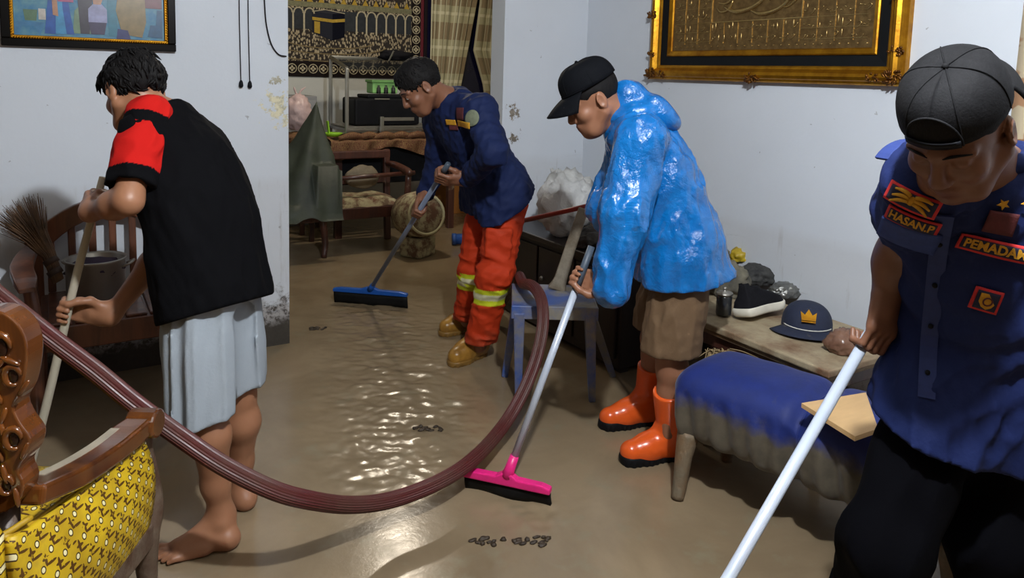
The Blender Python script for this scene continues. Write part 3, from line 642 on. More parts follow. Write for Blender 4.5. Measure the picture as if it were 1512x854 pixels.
# carved stile: scrolled outline with knots, their holes only painted dark
def stile(sx):
    X0 = XC+.035 if sx > 0 else XC-.60
    outl = [(-.075, .62), (-.02, .615), (.018, .64), (.030, .675), (.022, .705), (.040, .735), (.046, .765), (.028, .795), (.018, .825), (.034, .855), (.044, .895), (.048, .935), (.040, .970), (.018, .995), (-.012, 1.005), (-.045, .997), (-.075, .985), (-.105, .99), (-.105, .93), (-.098, .85), (-.108, .76), (-.105, .66)]
    P = cat([A(a*sx, b, 0) for a, b in outl], 3, True)
    g = G(); g.prism([(p[0], p[1]) for p in P], cc(X0-.04*sx, D0-.05, 0), cdir(1, 0), (0, 0, 1), cdir(0, 1), .05)
    o = bevel(g.obj('carved_back_stile', M_carv, t), .006, 3, 30)
    q = random.Random(2)
    for (a, b, r_) in ((.0, .935, .021), (.022, .885, .014), (-.018, .83, .017), (.018, .765, .015), (-.02, .72, .016), (.0, .675, .013)):
        gg = G(); c_ = cc(X0-.04*sx+a*sx, D0-.052, b)
        gg.tube([c_+(cdir(1, 0)*math.cos(w_)+A(0, 0, 1)*math.sin(w_)*1.3)*r_ for w_ in np.linspace(0, 5.2, 12)], [.003, .007, .008, .007, .003], 7)
        gg.obj('carved_scroll', M_carv, o, True)
        G().ball(c_+cdir(0, 1)*.001, (r_*.7, .004, r_*.95), np.stack((cdir(1, 0), cdir(0, 1), A(0, 0, 1)), 1), 10, 6).obj('painted_hollow', plain('hollow_shade_brown', srgb(44, 22, 12), .25, .3), o, True)  # dark ovals paint the shade of holes on the solid stile
        for k in range(2):
            c3 = cc(X0-.04*sx+a*sx+.02*(k*2-1), D0-.054, b+.022*(1-2*k)); R_ = axes(unit(cdir(q.uniform(-1, 1), 0, q.uniform(.3, 1))), cdir(0, 1)); gg = G().ball(c3, (.006, .006, .02), R_, 8, 6); gg.obj('carved_leaf', M_carv, o, True)
stile(1); stile(-1)
g = G(); P = cat([cc(XC-.145, D0-.025, .965), cc(XC-.25, D0-.03, 1.0), cc(XC-.33, D0-.03, 1.045), cc(XC-.41, D0-.03, 1.0), cc(XC-.50, D0-.025, .965)], 6); g.tube(P, [.035, .045, .055, .045, .035], 10); g.obj('crest_rail', M_carv, t, True)
# arms, front posts, rails, legs
for sx in (1, -1):
    off = 0 if sx > 0 else -.61
    P = [p+cdir(1, 0)*off for p in arm_top]
    o = G().tube(P, [.030, .034, .034, .036, .030], 4, True, [(.55, 1), (-.75, 1), (-.75, -1), (.55, -1)], up=(0, 0, 1)).obj('armrest', M_carv, t, True); bevel(o, .012, 3, 30); o.data.polygons.foreach_set('use_smooth', [False]*len(o.data.polygons))
    o2 = G().tube([P[-1]-cdir(1, 0)*.036+A(0, 0, -.008), P[-1]+cdir(1, 0)*.036+A(0, 0, -.008)], [.036, .036], 18).obj('scroll_end', M_carv, o); bevel(o2, .006)
    G().tube([p-cdir(1, 0)*.022+A(0, 0, .0185) for p in P[4:-9]], .011, 4, True, [(.12, 1), (-.12, 1), (-.12, -1), (.12, -1)], up=(0, 0, 1)).obj('pale_arm_strip', plain('pale_strip_wood', srgb(172, 160, 140), .35, .3, 10, .1), o)  # pale strip laid along the top of the arm
    xx = XC+off
    g = G(); g.tube(cat([cc(xx+.010, D1+.00, .560), cc(xx+.004, D1+.02, .49), cc(xx+.010, D1+.035, .40), cc(xx+.014, D1+.03, .32), cc(xx+.006, D1+.01, .25), cc(xx+.006, D1+.02, .10), cc(xx+.006, D1+.04, .0)], 6), [.026, .020, .022, .028, .032, .02, .016], 10); g.obj('front_post', M_carvd, t, True)
    bevel(G().box(cc(xx+.01, (D0+D1)/2, .275), (.045, D1-D0+.04, .06), np.stack((cdir(1, 0), cdir(0, 1), A(0, 0, 1)), 1)).obj('side_rail', M_carvd, t), .006)
    g = G(); g.tube([cc(xx-.04, D0-.01, .62), cc(xx-.04, D0-.02, .28), cc(xx-.04, D0-.07, 0)], [.026, .026, .018], 10); g.obj('rear_leg', M_carvd, t, True)
R_ = np.stack((cdir(1, 0), cdir(0, 1), A(0, 0, 1)), 1)
bevel(G().box(cc(XC-.30, D1+.03, .30), (.60, .03, .09), R_).obj('front_rail', M_carvd, t), .006)
bevel(G().box(cc(XC-.30, D0-.04, .275), (.60, .04, .06), R_).obj('rear_rail', M_carvd, t), .006)
pip = [side(a, 1.0)+cdir(1, 0)*.004 for a in np.linspace(.0, 1, 16)]+[side(1., b)+cdir(1, 0)*.004 for b in np.linspace(1, 0, 10)]
G().tube(cat(pip, 2), .005, 8).obj('piping', M_yelp, t, True)
pip = [rear(1., b)+cdir(0, -1)*.006+cdir(1, 0)*.006 for b in np.linspace(1, .0, 14)]
G().tube(cat([cc(XC-.055, D0-.10, .80), cc(XC-.045, D0-.105, .70), cc(XC-.03, D0-.10, .625), cc(XC+.0, D0-.085, .598), cc(XC+.024, D0-.03, .600)], 6), .006, 8).obj('piping', M_yelp, t, True)

# ------------------------------------------------------------------ squeegees and sticks
M_alu = plain('white_pole', srgb(196, 206, 222), .35, .12, 9, .05, .2)
M_ferr = plain('grey_pole_grip', srgb(74, 86, 100), .5, .3, 20)
M_rub = plain('black_rubber', srgb(28, 28, 28), .6, .3, 20, .2)
def squeegee(name, label, l, r, top, colr, polem, pole_r, hh=.05, grip=.0, neckc=None, yaw=0.):
    """l, r: floor ends of the blade; top: upper end of the pole"""
    l, r = A(*l), A(*r); mid = (l+r)/2; t = thing(name, (mid[0], mid[1], 0), label, 'squeegee'); ax = unit(r-l); up = A(0, 0, 1); fw = np.cross(up, ax)
    R_ = np.stack((ax, fw, up), 1); Lh = np.linalg.norm(r-l); zb = min(l[2], r[2])
    g = G(); g.grid(lambda a, b: l+(r-l)*a+up*(hh*.95*b)+fw*(.008*math.sin(a*9)*(1-b)+.012*(1-b)**2), 14, 3); o = g.obj('rubber_blade', M_rub, t, True); so = o.modifiers.new('s', 'SOLIDIFY'); so.thickness = .012; so.offset = 0
    mt = plain(name+'_plastic', colr, .35, .15, 20)
    prof = [(-.5, 0), (-.5, .020), (-.40, .028), (-.12, .030), (-.055, .042), (.055, .042), (.12, .030), (.40, .028), (.5, .020), (.5, 0)]
    g = G(); g.prism([(a*Lh*1.01, b) for a, b in prof], mid+up*hh-fw*.016, ax, up, fw, .032); bevel(g.obj('holder', mt, t), .005)
    nb = mid+up*(hh+.028); d = unit(top-nb); nt = nb+d*.075
    G().tube([nb, nb+d*.03, nt], [.022, .018, pole_r*1.25], 14).obj('neck', mt, t, True)
    L_ = np.linalg.norm(top-nt)
    p = G().tube([nt-d*.02, top], pole_r, 16).obj('pole', polem, t, True)
    if grip: G().tube([top-d*.0, top+d*grip], [pole_r*1.12, pole_r*1.0], 16).obj('grip', M_ferr, p, True)
    return t
PINK = dict(l=onz(686, 722), r=onz(812, 750), top=at(850, 428, 2.50))
squeegee('floor_squeegee', 'bright pink floor squeegee on a white pole, held by the man in the blue raincoat', PINK['l'], PINK['r'], PINK['top'], srgb(236, 40, 130), M_alu, .0125, .05, .16)
bl_, br_ = onz(493, 447), onz(601, 456); BLUE_TOP = at(652, 258, 3.42)
squeegee('floor_squeegee', 'wide blue floor squeegee on a grey pole, pushed by the man in orange trousers', bl_, br_, BLUE_TOP, srgb(22, 84, 170), plain('grey_blue_pole', srgb(120, 132, 154), .4, .15), .0125, .075, .10)
# pole of the man at the right, its head below the picture
RP0, RP1 = at(1278, 503, 1.60), onz(765, 1392)
d = unit(RP0-RP1)
t = thing('push_pole', RP1, 'long white pole held by the man in the backward cap, at lower right', 'pole')
G().tube([RP1, RP0+d*.06], .0125, 18).obj('pole', M_alu, t, True); G().tube([RP1, RP1+d*.10], [.017, .0135], 16).obj('ferrule', M_ferr, t, True)
M_joint = plain('pole_joint', srgb(150, 160, 176), .4, .1); jp = at(1128, 760, 1.42)
# boy's stick
ST1, ST0 = at(152, 262, 2.22), onz(22, 772)
M_stick = plain('peeled_stick', srgb(196, 188, 168), .6, .25, 10, .2, st=(1, 1, .3))
o = G().tube(cat([ST0, lerp(ST0, ST1, .35)+A(.004, 0, 0), lerp(ST0, ST1, .7)+A(-.003, 0, .002), ST1], 6), [.0125, .013, .012, .0105], 12).obj('wooden_stick', M_stick, None, True); tag(o, 'pale peeled wooden stick held by the boy in the red-sleeved shirt', 'stick')

# ------------------------------------------------------------------ blue plastic chair under the hose
M_plb = muddy('blue_plastic', srgb(66, 94, 160), srgb(142, 136, 124), .35, .72, 7, bump=.12)
M_plm = muddy('mud_grey_plastic', srgb(150, 140, 122), srgb(120, 106, 86), .55, .6, 8, bump=.2)
ang = math.atan2(cdir(1, 0)[1], cdir(1, 0)[0]); R_ = rotz(ang); ex, ey = R_[:, 0], R_[:, 1]
t = thing('plastic_chair', (sc[0], sc[1], 0), 'muddy blue plastic chair in the middle with the hose draped over its seat', 'chair')
def seat_fn(a, b):
    x, y = lerp(-.185, .185, a), lerp(-.17, .17, b); e = max(abs(x)/.185, abs(y)/.17)
    return sc+ex*x+ey*y+A(0, 0, -.014*(1-e**4)-.0)
g = G(); g.grid(seat_fn, 14, 14); o = g.obj('seat', M_plb, t, True); so = o.modifiers.new('s', 'SOLIDIFY'); so.thickness = .012; so.offset = -1; bevel(o, .004)
for (x, y, sx2, sy2) in ((0, -.167, .38, .012), (0, .167, .38, .012), (-.183, 0, .012, .34), (.183, 0, .012, .34)):
    bevel(G().box(sc+ex*x+ey*y+A(0, 0, -.03), (sx2, sy2, .06), R_).obj('seat_skirt', M_plb, t), .004)
for (sx2, sy2, u, v) in ((-1, -1, 765, 588), (1, -1, 874, 592), (-1, 1, 745, 556), (1, 1, 905, 556)):
    f0 = onz(u, v); tp = sc+ex*sx2*.155+ey*sy2*.14+A(0, 0, -.03)
    g = G(); g.bar(tp, f0, .075, .05, ex, .038, .03); bevel(g.obj('leg', M_plb, t), .006)
bp0, bp1 = onz(822, 425, .45), at(862, 308, 3.42)
g = G(); g.tube(cat([bp0+A(0, 0, -.01), lerp(bp0, bp1, .12)+cdir(1, 0)*.004, lerp(bp0, bp1, .5)+cdir(-1, 0)*.0, bp1], 6), [.045, .030, .026, .024], 4, True, [(.35, 1), (-.35, 1), (-.35, -1), (.35, -1)], up=cdir(0, 1)); bevel(g.obj('back_post', M_plm, t), .006)

# ------------------------------------------------------------------ blue upholstered bench
M_vel = N('blue_velvet'); m = M_vel; n1 = m.noise(7, 8, .65); Z = m.xyz()[2]
zz = m.math('MULTIPLY_ADD', m.math('SUBTRACT', n1, .5), .16, Z)
f = m.n('MapRange', {0: zz, 1: .325, 2: .375, 3: 1., 4: 0.}).outputs[0]
f = m.math('MAXIMUM', f, m.math('MULTIPLY', m.ramp(m.noise(4.5, 9, .72), (.60, 0.), (.72, 1.)), .55))
blu = m.mix(m.noise(20, 5), srgb(8, 36, 114), srgb(5, 24, 82)); mudc = m.mix(m.noise(30, 6), srgb(96, 88, 74), srgb(54, 50, 44))
M_vel = m.out(m.mix(f, blu, mudc), m.math('MULTIPLY_ADD', f, -.25, .7), 0., m.bump(m.math('ADD', m.noise(25, 5), m.math('MULTIPLY', f, .5)), .4, .006), None, Sheen_Weight=.12, Sheen_Roughness=.4)
bo = A(1.86, 1.86, 0); b_ex = unit(A(.96, .10, 0)); b_ey = unit(A(.10, -.96, 0)); BL, BW = .98, .395     # ey runs along the bench towards the viewer
b_ey = unit(onz(1245, 755, .19)-onz(1000, 648, .19)); b_ex = np.cross(b_ey, (0, 0, 1))*-1; b_ex = b_ex if b_ex[0] > 0 else -b_ex
bo = onz(1000, 648, .19)*A(1, 1, 0) - b_ey*.035 - b_ex*.03
t = thing('upholstered_bench', bo+b_ey*BL/2+b_ex*BW/2, 'blue velvet bench caked with mud along its lower half', 'bench')
def bench(a, b):                                            # a around the section, b along
    th = a*2*math.pi; c_, s_ = math.cos(th), math.sin(th); ex_ = 4.0
    px = np.sign(c_)*abs(c_)**(2/ex_); pz = np.sign(s_)*abs(s_)**(2/ex_)
    e = abs(2*b-1); sh = (1-max(0, (e-.80)/.20)**3*.22)
    y = lerp(0, BL, b); seam = math.exp(-((y-.46)/.028)**2)
    z = .315+.125*pz*sh; x = BW/2+BW/2*px*sh*.98
    if pz > .2: z += .028*(1-abs(px)**3)*(1-e**6) - .03*seam*pz
    if px < -.3: x += .02*seam
    fold = math.sin(y*46+2.2*math.sin(y*9)+2*z*8)*.5+.5*math.sin(y*87+z*13)
    if pz < .55: x += px*.016*fold*(1-max(0, pz))
    z += .006*mnoise.noise(Vector((x*9, y*9, 2)))
    return bo+b_ex*x+b_ey*y+A(0, 0, z)
g = G(); nu, nv = 56, 110; g.grid(bench, nu, nv)
for bb in (0, 1):
    ring_ = [g.v[bb*nv*(nu+1)+i] for i in range(nu)]; c_ = np.mean(ring_, 0); n0 = len(g.v); g.v.append(tuple(c_-b_ey*(.012 if bb == 0 else -.012)))
    for i in range(nu): g.f.append((bb*nv*(nu+1)+i, bb*nv*(nu+1)+(i+1), n0))
o = g.obj('upholstery', M_vel, t, True)
G().tube([bench(a, .47)+A(0, 0, .001) for a in np.linspace(.05, .55, 24)], .003, 6).obj('seam_piping', M_vel, t, True)
M_leg = muddy('bench_leg_wood', srgb(120, 96, 70), srgb(120, 108, 88), .5, .7, 14, bump=.6)
f0 = onz(1000, 737)
for (px, py, qx, qy) in ((.045, .07, None, None), (BW-.06, .07, BW-.04, .05), (.06, BL-.09, .045, BL-.06), (BW-.06, BL-.09, BW-.04, BL-.06)):
    top_ = bo+b_ex*px+b_ey*py+A(0, 0, .22); ft = f0 if qx is None else bo+b_ex*qx+b_ey*qy
    P = cat([ft, lerp(ft, top_, .3)+A(0, 0, 0), lerp(ft, top_, .65)-b_ex*.006, top_], 5)
    g = G(); g.tube(P, [.022, .026, .030, .040], 10); g.obj('leg', M_leg, t, True)
# plywood scrap on the bench
pw = [onz(1183, 602, .475), onz(1278, 586, .475), onz(1296, 640, .475), onz(1262, 652, .475)]
M_ply = plain('plywood', srgb(206, 168, 118), .6, .15, 6, .1, st=(1, 4, 1))
g = G(); v_ = [p+A(0, 0, 0) for p in pw]+[p+A(0, 0, .014) for p in pw]; g.add(v_, [(3, 2, 1, 0), (4, 5, 6, 7), (0, 1, 5, 4), (1, 2, 6, 5), (2, 3, 7, 6), (3, 0, 4, 7)])
o = g.obj('plywood_scrap', M_ply); tag(o, 'tan plywood scrap lying on the blue bench', 'board')

# ------------------------------------------------------------------ low table by the right wall, with salvaged things
TX0, TX1, TY0, TY1, TZ = 2.272, 2.80, 1.51, 2.52, .45
t = thing('low_table', ((TX0+TX1)/2, (TY0+TY1)/2, 0), 'low mud-coated wooden table against the right wall, heaped with salvaged things', 'table')
M_tt = muddy('mud_table_top', srgb(110, 74, 48), srgb(176, 160, 130), .55, .95, 6, bump=.5)
bevel(G().box(((TX0+TX1)/2, (TY0+TY1)/2, TZ-.014), (TX1-TX0, TY1-TY0, .028)).obj('table_top', M_tt, t), .006)
bevel(G().box(((TX0+TX1)/2+.0, (TY0+TY1)/2, TZ-.040), (TX1-TX0-.03, TY1-TY0-.03, .022)).obj('edge_moulding', M_tt, t), .008)
bevel(G().box(((TX0+TX1)/2, (TY0+TY1)/2, TZ-.08), (TX1-TX0-.09, TY1-TY0-.09, .06)).obj('apron', M_darkwood, t), .004)
for sx2 in (0, 1):
    for sy2 in (0, 1):
        x, y = lerp(TX0+.06, TX1-.06, sx2), lerp(TY0+.06, TY1-.06, sy2)
        G().lathe((x, y, 0), [(.02, 0), (.026, .03), (.018, .06), (.03, .2), (.022, .28), (.034, .32), (.034, .4)], 14).obj('leg', M_darkwood, t, True)
on = lambda u, v, dz=0.: onz(u, v, TZ)+A(0, 0, dz)
# jar
p = on(1068, 466); t = thing('glass_jar', p, 'small lidded dark jar at the left end of the low table', 'jar')
M_glassd = plain('dark_jar', srgb(52, 54, 56), .12, .3, 10, 0., Coat_Weight=.6)
G().lathe(p, [(.0, .001), (.030, .001), (.033, .012), (.033, .085), (.030, .092)], 24, None, True).obj('jar_body', M_glassd, t, True)
G().lathe(p, [(.035, .092), (.036, .096), (.034, .102), (.008, .108), (.007, .114), (.009, .122), (.004, .126)], 24).obj('lid', M_dullsteel, t, True)
# sneaker
p0, p1 = on(1108, 478), on(1166, 462); t = thing('sneaker', (p0+p1)/2, 'black sneaker with a thick white sole on the low table', 'shoe')
dx = unit(p1-p0); dy = np.cross((0, 0, 1), dx); L_ = .27; c0 = p0+dx*L_*.42+dy*.03+A(0, 0, .008)
M_sole = plain('white_sole', srgb(222, 216, 200), .6, .2, 12, .1); M_upp = plain('black_knit', srgb(26, 26, 30), .8, .3, 40, .3)
def foot_sec(k): return [(-.5, .8), (-.42, 1.), (-.1, .82), (.2, 1.), (.38, .85), (.5, .3)]
out_ = cat([A(-.5, -.18, 0), A(-.42, -.34, 0), A(0, -.30, 0), A(.28, -.42, 0), A(.46, -.25, 0), A(.5, 0, 0), A(.44, .26, 0), A(.25, .40, 0), A(0, .33, 0), A(-.4, .34, 0), A(-.5, .2, 0)], 4, True)
R_s = np.stack((dx, dy, A(0, 0, 1)), 1)@np.array(Matrix.Rotation(math.radians(-14), 3, 'X'))
g = G(); vs_ = []
for zz, sc_ in ((.0, .93), (.008, 1.), (.03, 1.02), (.036, .97)):
    vs_ += [c0+R_s@A(q[0]*L_*sc_, q[1]*.115*sc_*1.24, zz+.02*max(0, q[0]-.2)**1.5+.012) for q in out_]
n_ = len(out_); g.add(vs_, [(k*n_+i, k*n_+(i+1) % n_, (k+1)*n_+(i+1) % n_, (k+1)*n_+i) for k in range(3) for i in range(n_)]+[tuple(range(n_-1, -1, -1)), tuple(3*n_+i for i in range(n_))]); g.obj('sole', M_sole, t, True)
g = G(); vs_ = []
for zz, sc_, sh in ((.036, .96, 0), (.06, .88, -.02), (.08, .66, -.08), (.10, .42, -.17), (.115, .36, -.20)):
    vs_ += [c0+R_s@A((q[0]*sc_+sh)*L_, q[1]*.115*sc_*1.24, zz+.012+.02*(1 if q[0] < -.2 else 0)*(zz > .09)) for q in out_]
g.add(vs_, [(k*n_+i, k*n_+(i+1) % n_, (k+1)*n_+(i+1) % n_, (k+1)*n_+i) for k in range(4) for i in range(n_)]+[tuple(4*n_+i for i in range(n_))]); g.obj('upper', M_upp, t, True)
# navy cap with gold crest
p = on(1186, 488)+A(.02, 0, .004); t = thing('navy_cap', p, 'muddy navy cap with a gold crest lying on the low table', 'cap')
M_navc = muddy('navy_cap_cloth', srgb(30, 38, 62), srgb(118, 108, 92), .8, .12, 14, bump=.3)
fw = unit(cdir(-.35, -1)); sd = np.cross(fw, (0, 0, 1)); sd = sd if np.dot(sd, cdir(1, 0)) > 0 else -sd
def dome(a, b):
    th = (a-.5)*2*math.pi; ph_ = b*math.pi/2; r_ = math.cos(ph_)**.75; x = .098*r_*math.sin(th); y = .105*r_*math.cos(th); z = .105*math.sin(ph_)**.85
    return p+sd*x+fw*y*(1 if y > 0 else 1.)+A(0, 0, z*.9+.012)+(fw*(-.02))*(b)
g = G(); g.grid(dome, 32, 10); g.obj('crown', M_navc, t, True)
def brim(a, b):
    th = lerp(-1.15, 1.15, a); r_ = lerp(.098, .165, b); return p+sd*(r_*.95*math.sin(th))+fw*(r_*1.0*math.cos(th)+.0)+A(0, 0, .018-.010*b-.010*math.sin(th)**2*b+.004)
g = G(); g.grid(brim, 20, 5); o = g.obj('brim', M_navc, t, True); so = o.modifiers.new('s', 'SOLIDIFY'); so.thickness = .004
G().tube([brim(a, .06)+A(0, 0, .003) for a in np.linspace(0, 1, 20)], .0025, 6).obj('white_piping', M_tw, t, True)
cb = dome(.5, .42)+fw*.006; cu = unit(dome(.5, .5)-dome(.5, .36))
for k, (poly) in enumerate(([(-.026, -.018), (.026, -.018), (.030, .020), (.014, .006), (0, .032), (-.014, .006), (-.030, .020)], [(-.026, -.026), (.026, -.026), (.026, -.021), (-.026, -.021)])):
    G().prism(poly, cb, sd, cu, np.cross(sd, cu)*(1 if np.dot(np.cross(sd, cu), fw) > 0 else -1), .005).obj('gold_crest', M_gold, t)
# brown plastic bag, gloves, cloths, yellow packet
def cloth(name, u, v, r, lab, catg, mat, seed, dz=0., amp=.4, freq=2.5, grp='muddy things heaped on the low table', R=None, back=0.):
    c_ = on(u, v)+cdir(0, 1)*back; t = thing(name, c_, lab, catg, grp)
    blob(name.split('_')[-1]+'_body', c_+A(0, 0, r[2]*.62+dz), r, mat, t, seed, amp, freq, 4, R, c_[2]+dz+.002, True); return t
M_bagb = plain('brown_film', srgb(138, 104, 84), .25, .35, 10, .5, 0., srgb(96, 66, 52), bscale=14, bd=.01)
cloth('plastic_bag', 1246, 519, (.065, .055, .05), 'brown crumpled plastic bag at the near end of the low table', 'bag', M_bagb, 5, 0., .3)
blob('knot', on(1230, 517)+A(-.02, 0, .032), (.028, .025, .025), M_bagb, bpy.data.objects['plastic_bag'], 9, .3, 3., 3)
M_grey = plain('grey_muddy_cloth', srgb(122, 116, 98), .85, .45, 12, .5, 0., srgb(60, 58, 54)); M_gl = plain('dark_glove', srgb(70, 70, 68), .8, .4, 25, .5, 0., srgb(34, 34, 36)); M_yb = plain('yellow_film', srgb(214, 186, 52), .35, .3, 9, .4, 0., srgb(150, 124, 30))
cloth('muddy_cloth', 1092, 452, (.085, .09, .09), 'grey-green muddy cloth slumped behind the small dark jar', 'cloth', M_grey, 11, 0, .35, 2.2, back=.18)
cloth('work_glove', 1140, 440, (.10, .08, .05), 'dark grey work glove lying on the heap above the black sneaker', 'glove', M_gl, 13, .02, .4, 2.6, back=.20)
gv = bpy.data.objects['work_glove']
for k in range(4):
    b_ = on(1128+9*k, 436)+cdir(0, 1)*.15+A(0, 0, .085-.012*abs(k-1)); e_ = b_+cdir(.35, -.35, -.35)*.085
    G().tube(cat([b_, lerp(b_, e_, .5)+A(0, 0, .014), e_], 4), [.013, .014, .010], 8).obj('glove_finger', M_gl, gv, True)
cloth('yellow_packet', 1132, 438, (.09, .05, .045), 'yellow plastic packet on top of the heap against the right wall', 'packet', M_yb, 15, .09, .35, 2.0, back=.33)
cloth('folded_cloth', 1078, 440, (.07, .07, .055), 'olive folded cloth on the heap beside the yellow packet', 'cloth', plain('olive_cloth', srgb(112, 104, 78), .9, .4, 10, .4), 17, .09, .3, 2., back=.30)
cloth('silver_wrap', 1180, 452, (.085, .05, .035), 'crumpled silver foil wrapper behind the navy cap', 'wrapper', plain('foil', srgb(150, 150, 146), .3, .5, 20, .8, .7, bscale=20, bd=.01), 19, 0., .5, 3., back=.16)
cloth('rubber_sandal', 1056, 455, (.025, .05, .07), 'dark upturned sandal beside the muddy cloth at the left of the heap', 'sandal', M_black, 21, .05, .15, 2., back=.16)
cloth('muddy_shirt', 1184, 436, (.09, .06, .05), 'dark muddy shirt crumpled against the wall behind the foil wrapper', 'cloth', plain('dark_shirt', srgb(78, 76, 70), .9, .45, 10, .5), 25, 0, .6, 2.4, back=.34)
# frayed straw below the table
t = thing('straw_bundle', onz(1075, 640), 'frayed pale straw bundle under the front edge of the low table', 'straw'); g = G(); q = random.Random(12)
for k in range(46):
    a_ = at(q.uniform(1040, 1082), q.uniform(513, 526), 2.82+q.uniform(-.02, .015)); d_ = cdir(q.uniform(-.4, .8), q.uniform(-.3, .1), q.uniform(-.9, -.1))
    g.tube(cat([a_, a_+d_*.05+A(0, 0, q.uniform(-.01, .02)), a_+d_*.11], 3), .0022, 4)
for k in range(30):
    a_ = at(q.uniform(1040, 1078), 518, 2.82); g.tube([a_, A(a_[0]+q.uniform(-.03, .03), a_[1]+q.uniform(-.03, .03), 0.)], .003, 4)
o = g.obj('straw', plain('straw', srgb(150, 128, 92), .8, .4, 20), t, True); o['kind'] = 'stuff'

# ------------------------------------------------------------------ dark cabinet by the narrow wall with wet clothes, bag and red pole
t = thing('low_cabinet', (2.61, 3.21, 0), 'dark low cabinet behind the blue plastic chair, in the corner', 'cabinet')
M_cab = wood('cabinet_wood', srgb(46, 34, 30), srgb(26, 20, 20), .5, 4, mud=.1)
bevel(G().box((2.61, 3.21, .27), (.58, 1.08, .50)).obj('body', M_cab, t), .008)
bevel(G().box((2.60, 3.21, .535), (.62, 1.12, .03)).obj('top', M_cab, t), .006)
for k in range(3):
    o = bevel(G().box((2.312, 2.86+k*.35, .28), (.016, .33, .42)).obj('door', M_cab, t), .004)
    G().ball((2.300, 2.98+k*.35, .32), .014).obj('knob', M_dullsteel, o, True)
for sx2 in (2.36, 2.86):
    for sy2 in (2.70, 3.71): G().box((sx2, sy2, .01), (.05, .05, .02)).obj('foot', M_cab, t)
ZT = .55
def pile(name, x, y, r, lab, catg, mat, seed, dz=0., amp=.4, freq=2.4):
    t = thing(name, (x, y, ZT+dz), lab, catg, 'wet things heaped on the dark cabinet'); blob(name.split('_')[-1]+'_body', (x, y, ZT+dz+r[2]*.6), r, mat, t, seed, amp, freq, 4, None, ZT+dz+.001, True); return t
M_wet = plain('wet_dark_cloth', srgb(70, 66, 60), .6, .5, 9, .4, 0., srgb(34, 32, 32)); M_wet2 = plain('wet_tan_cloth', srgb(132, 120, 100), .7, .4, 9, .4)
pile('wet_cloth', 2.42, 3.05, (.10, .09, .06), 'dark wet cloth heaped on the cabinet behind the blue chair', 'cloth', M_wet, 31)
pile('wet_cloth', 2.42, 2.79, (.10, .10, .06), 'dark wet cloth on the cabinet, nearest the man in the raincoat', 'cloth', M_wet, 33)
pile('wet_cloth', 2.74, 3.52, (.11, .10, .07), 'tan wet cloth at the corner end of the dark cabinet', 'cloth', M_wet2, 35, 0.)
pile('wet_towel', 2.66, 2.92, (.10, .10, .06), 'tan wet towel bunched on the cabinet near the right wall', 'towel', M_wet2, 37)
m = N('white_film'); M_film = m.out(m.mix(m.noise(6, 6), srgb(226, 228, 230), srgb(186, 184, 178)), .28, 0., m.bump(m.noise(11, 7, .7, None, 1.), .9, .02), .5, Alpha=.93)
bc = at(838, 292, 4.12); bc[2] = .73; t = thing('plastic_bag', (bc[0], bc[1], .552), 'white crumpled plastic bag stuffed full, on the heap in the corner', 'bag')
blob('bag_body', bc, (.14, .12, .165), M_film, t, 41, .5, 2.0, 4, None, .553, True)
b2 = at(822, 262, 4.12); g = G()
for k in range(5):
    a_ = 6.28*k/5; g.tube(cat([b2+A(.05*math.cos(a_), .05*math.sin(a_), -.05), b2+A(.012*math.cos(a_), .012*math.sin(a_), .0), b2+A(.03*math.cos(a_+.4)-.01, .03*math.sin(a_+.4), .05)], 4), [.03, .012, .016, .003], 6)
g.obj('bag_neck', M_film, t, True)
ra, rb = at(764, 328, 3.90), at(905, 296, 3.40)
o = G().tube([ra, rb], .0125, 12).obj('red_pole', plain('red_paint', srgb(150, 48, 38), .4, .25, 12)); tag(o, 'thin dark red pole lying across behind the orange trousers', 'pole'); o.data.polygons.foreach_set('use_smooth', [True]*len(o.data.polygons))

# ------------------------------------------------------------------ furniture in the room behind
M_batik = N('batik_cloth'); m = M_batik; wv = m.n('TexWave', {'Vector': m.co, 'Scale': 26., 'Distortion': 12., 'Detail': 3., 'Detail Scale': 2.}).outputs['Fac']
M_batik = m.out(m.mix(m.ramp(wv, (.42, 0.), (.6, 1.)), srgb(92, 46, 30), m.mix(m.noise(5), srgb(52, 26, 20), srgb(160, 128, 80))), .8, 0., m.bump(wv, .2, .004))
ta, tb = at(500, 205, 5.95), at(640, 208, 6.6); TZ2 = .84
t = thing('display_table', (2.55, 6.35, 0), 'dark table under a batik cloth in the room behind', 'table')
bevel(G().box((2.60, 6.36, TZ2-.02), (1.20, .62, .04)).obj('table_top', M_darkwood, t), .006)
for x in (2.06, 3.14):
    for y in (6.1, 6.62): bevel(G().box((x, y, (TZ2-.04)/2), (.06, .06, TZ2-.04)).obj('leg', M_darkwood, t), .004)
bevel(G().box((2.60, 6.12, .62), (1.06, .025, .32)).obj('front_panel', M_black, t), .004)
def batik(a, b):
    x = lerp(1.97, 3.24, a); rip = .018*math.sin(a*37+b*4)+.012*math.sin(a*71)
    if b < .62: return A(x, lerp(6.68, 6.02, b/.62), TZ2+.012+.010*abs(math.sin(a*25+b*9))+rip*.4)
    k = (b-.62)/.38; return A(x, 6.02-.02+rip*1.2*k, TZ2+.012-k*(.11+.05*math.sin(a*9+1)))
g = G(); g.grid(batik, 60, 24); o = g.obj('batik_cover', M_batik, t, True)
g = G(); q = random.Random(8)
for k in range(7):
    xa = 2.05+k*.15; g.tube(cat([A(xa, 6.05, TZ2+.03), A(xa+.12, 6.03+.02*q.random(), TZ2+.055), A(xa+.26, 6.06, TZ2+.03)], 5), [.018, .032, .016], 8)
g.obj('twisted_hem', M_batik, t, True)
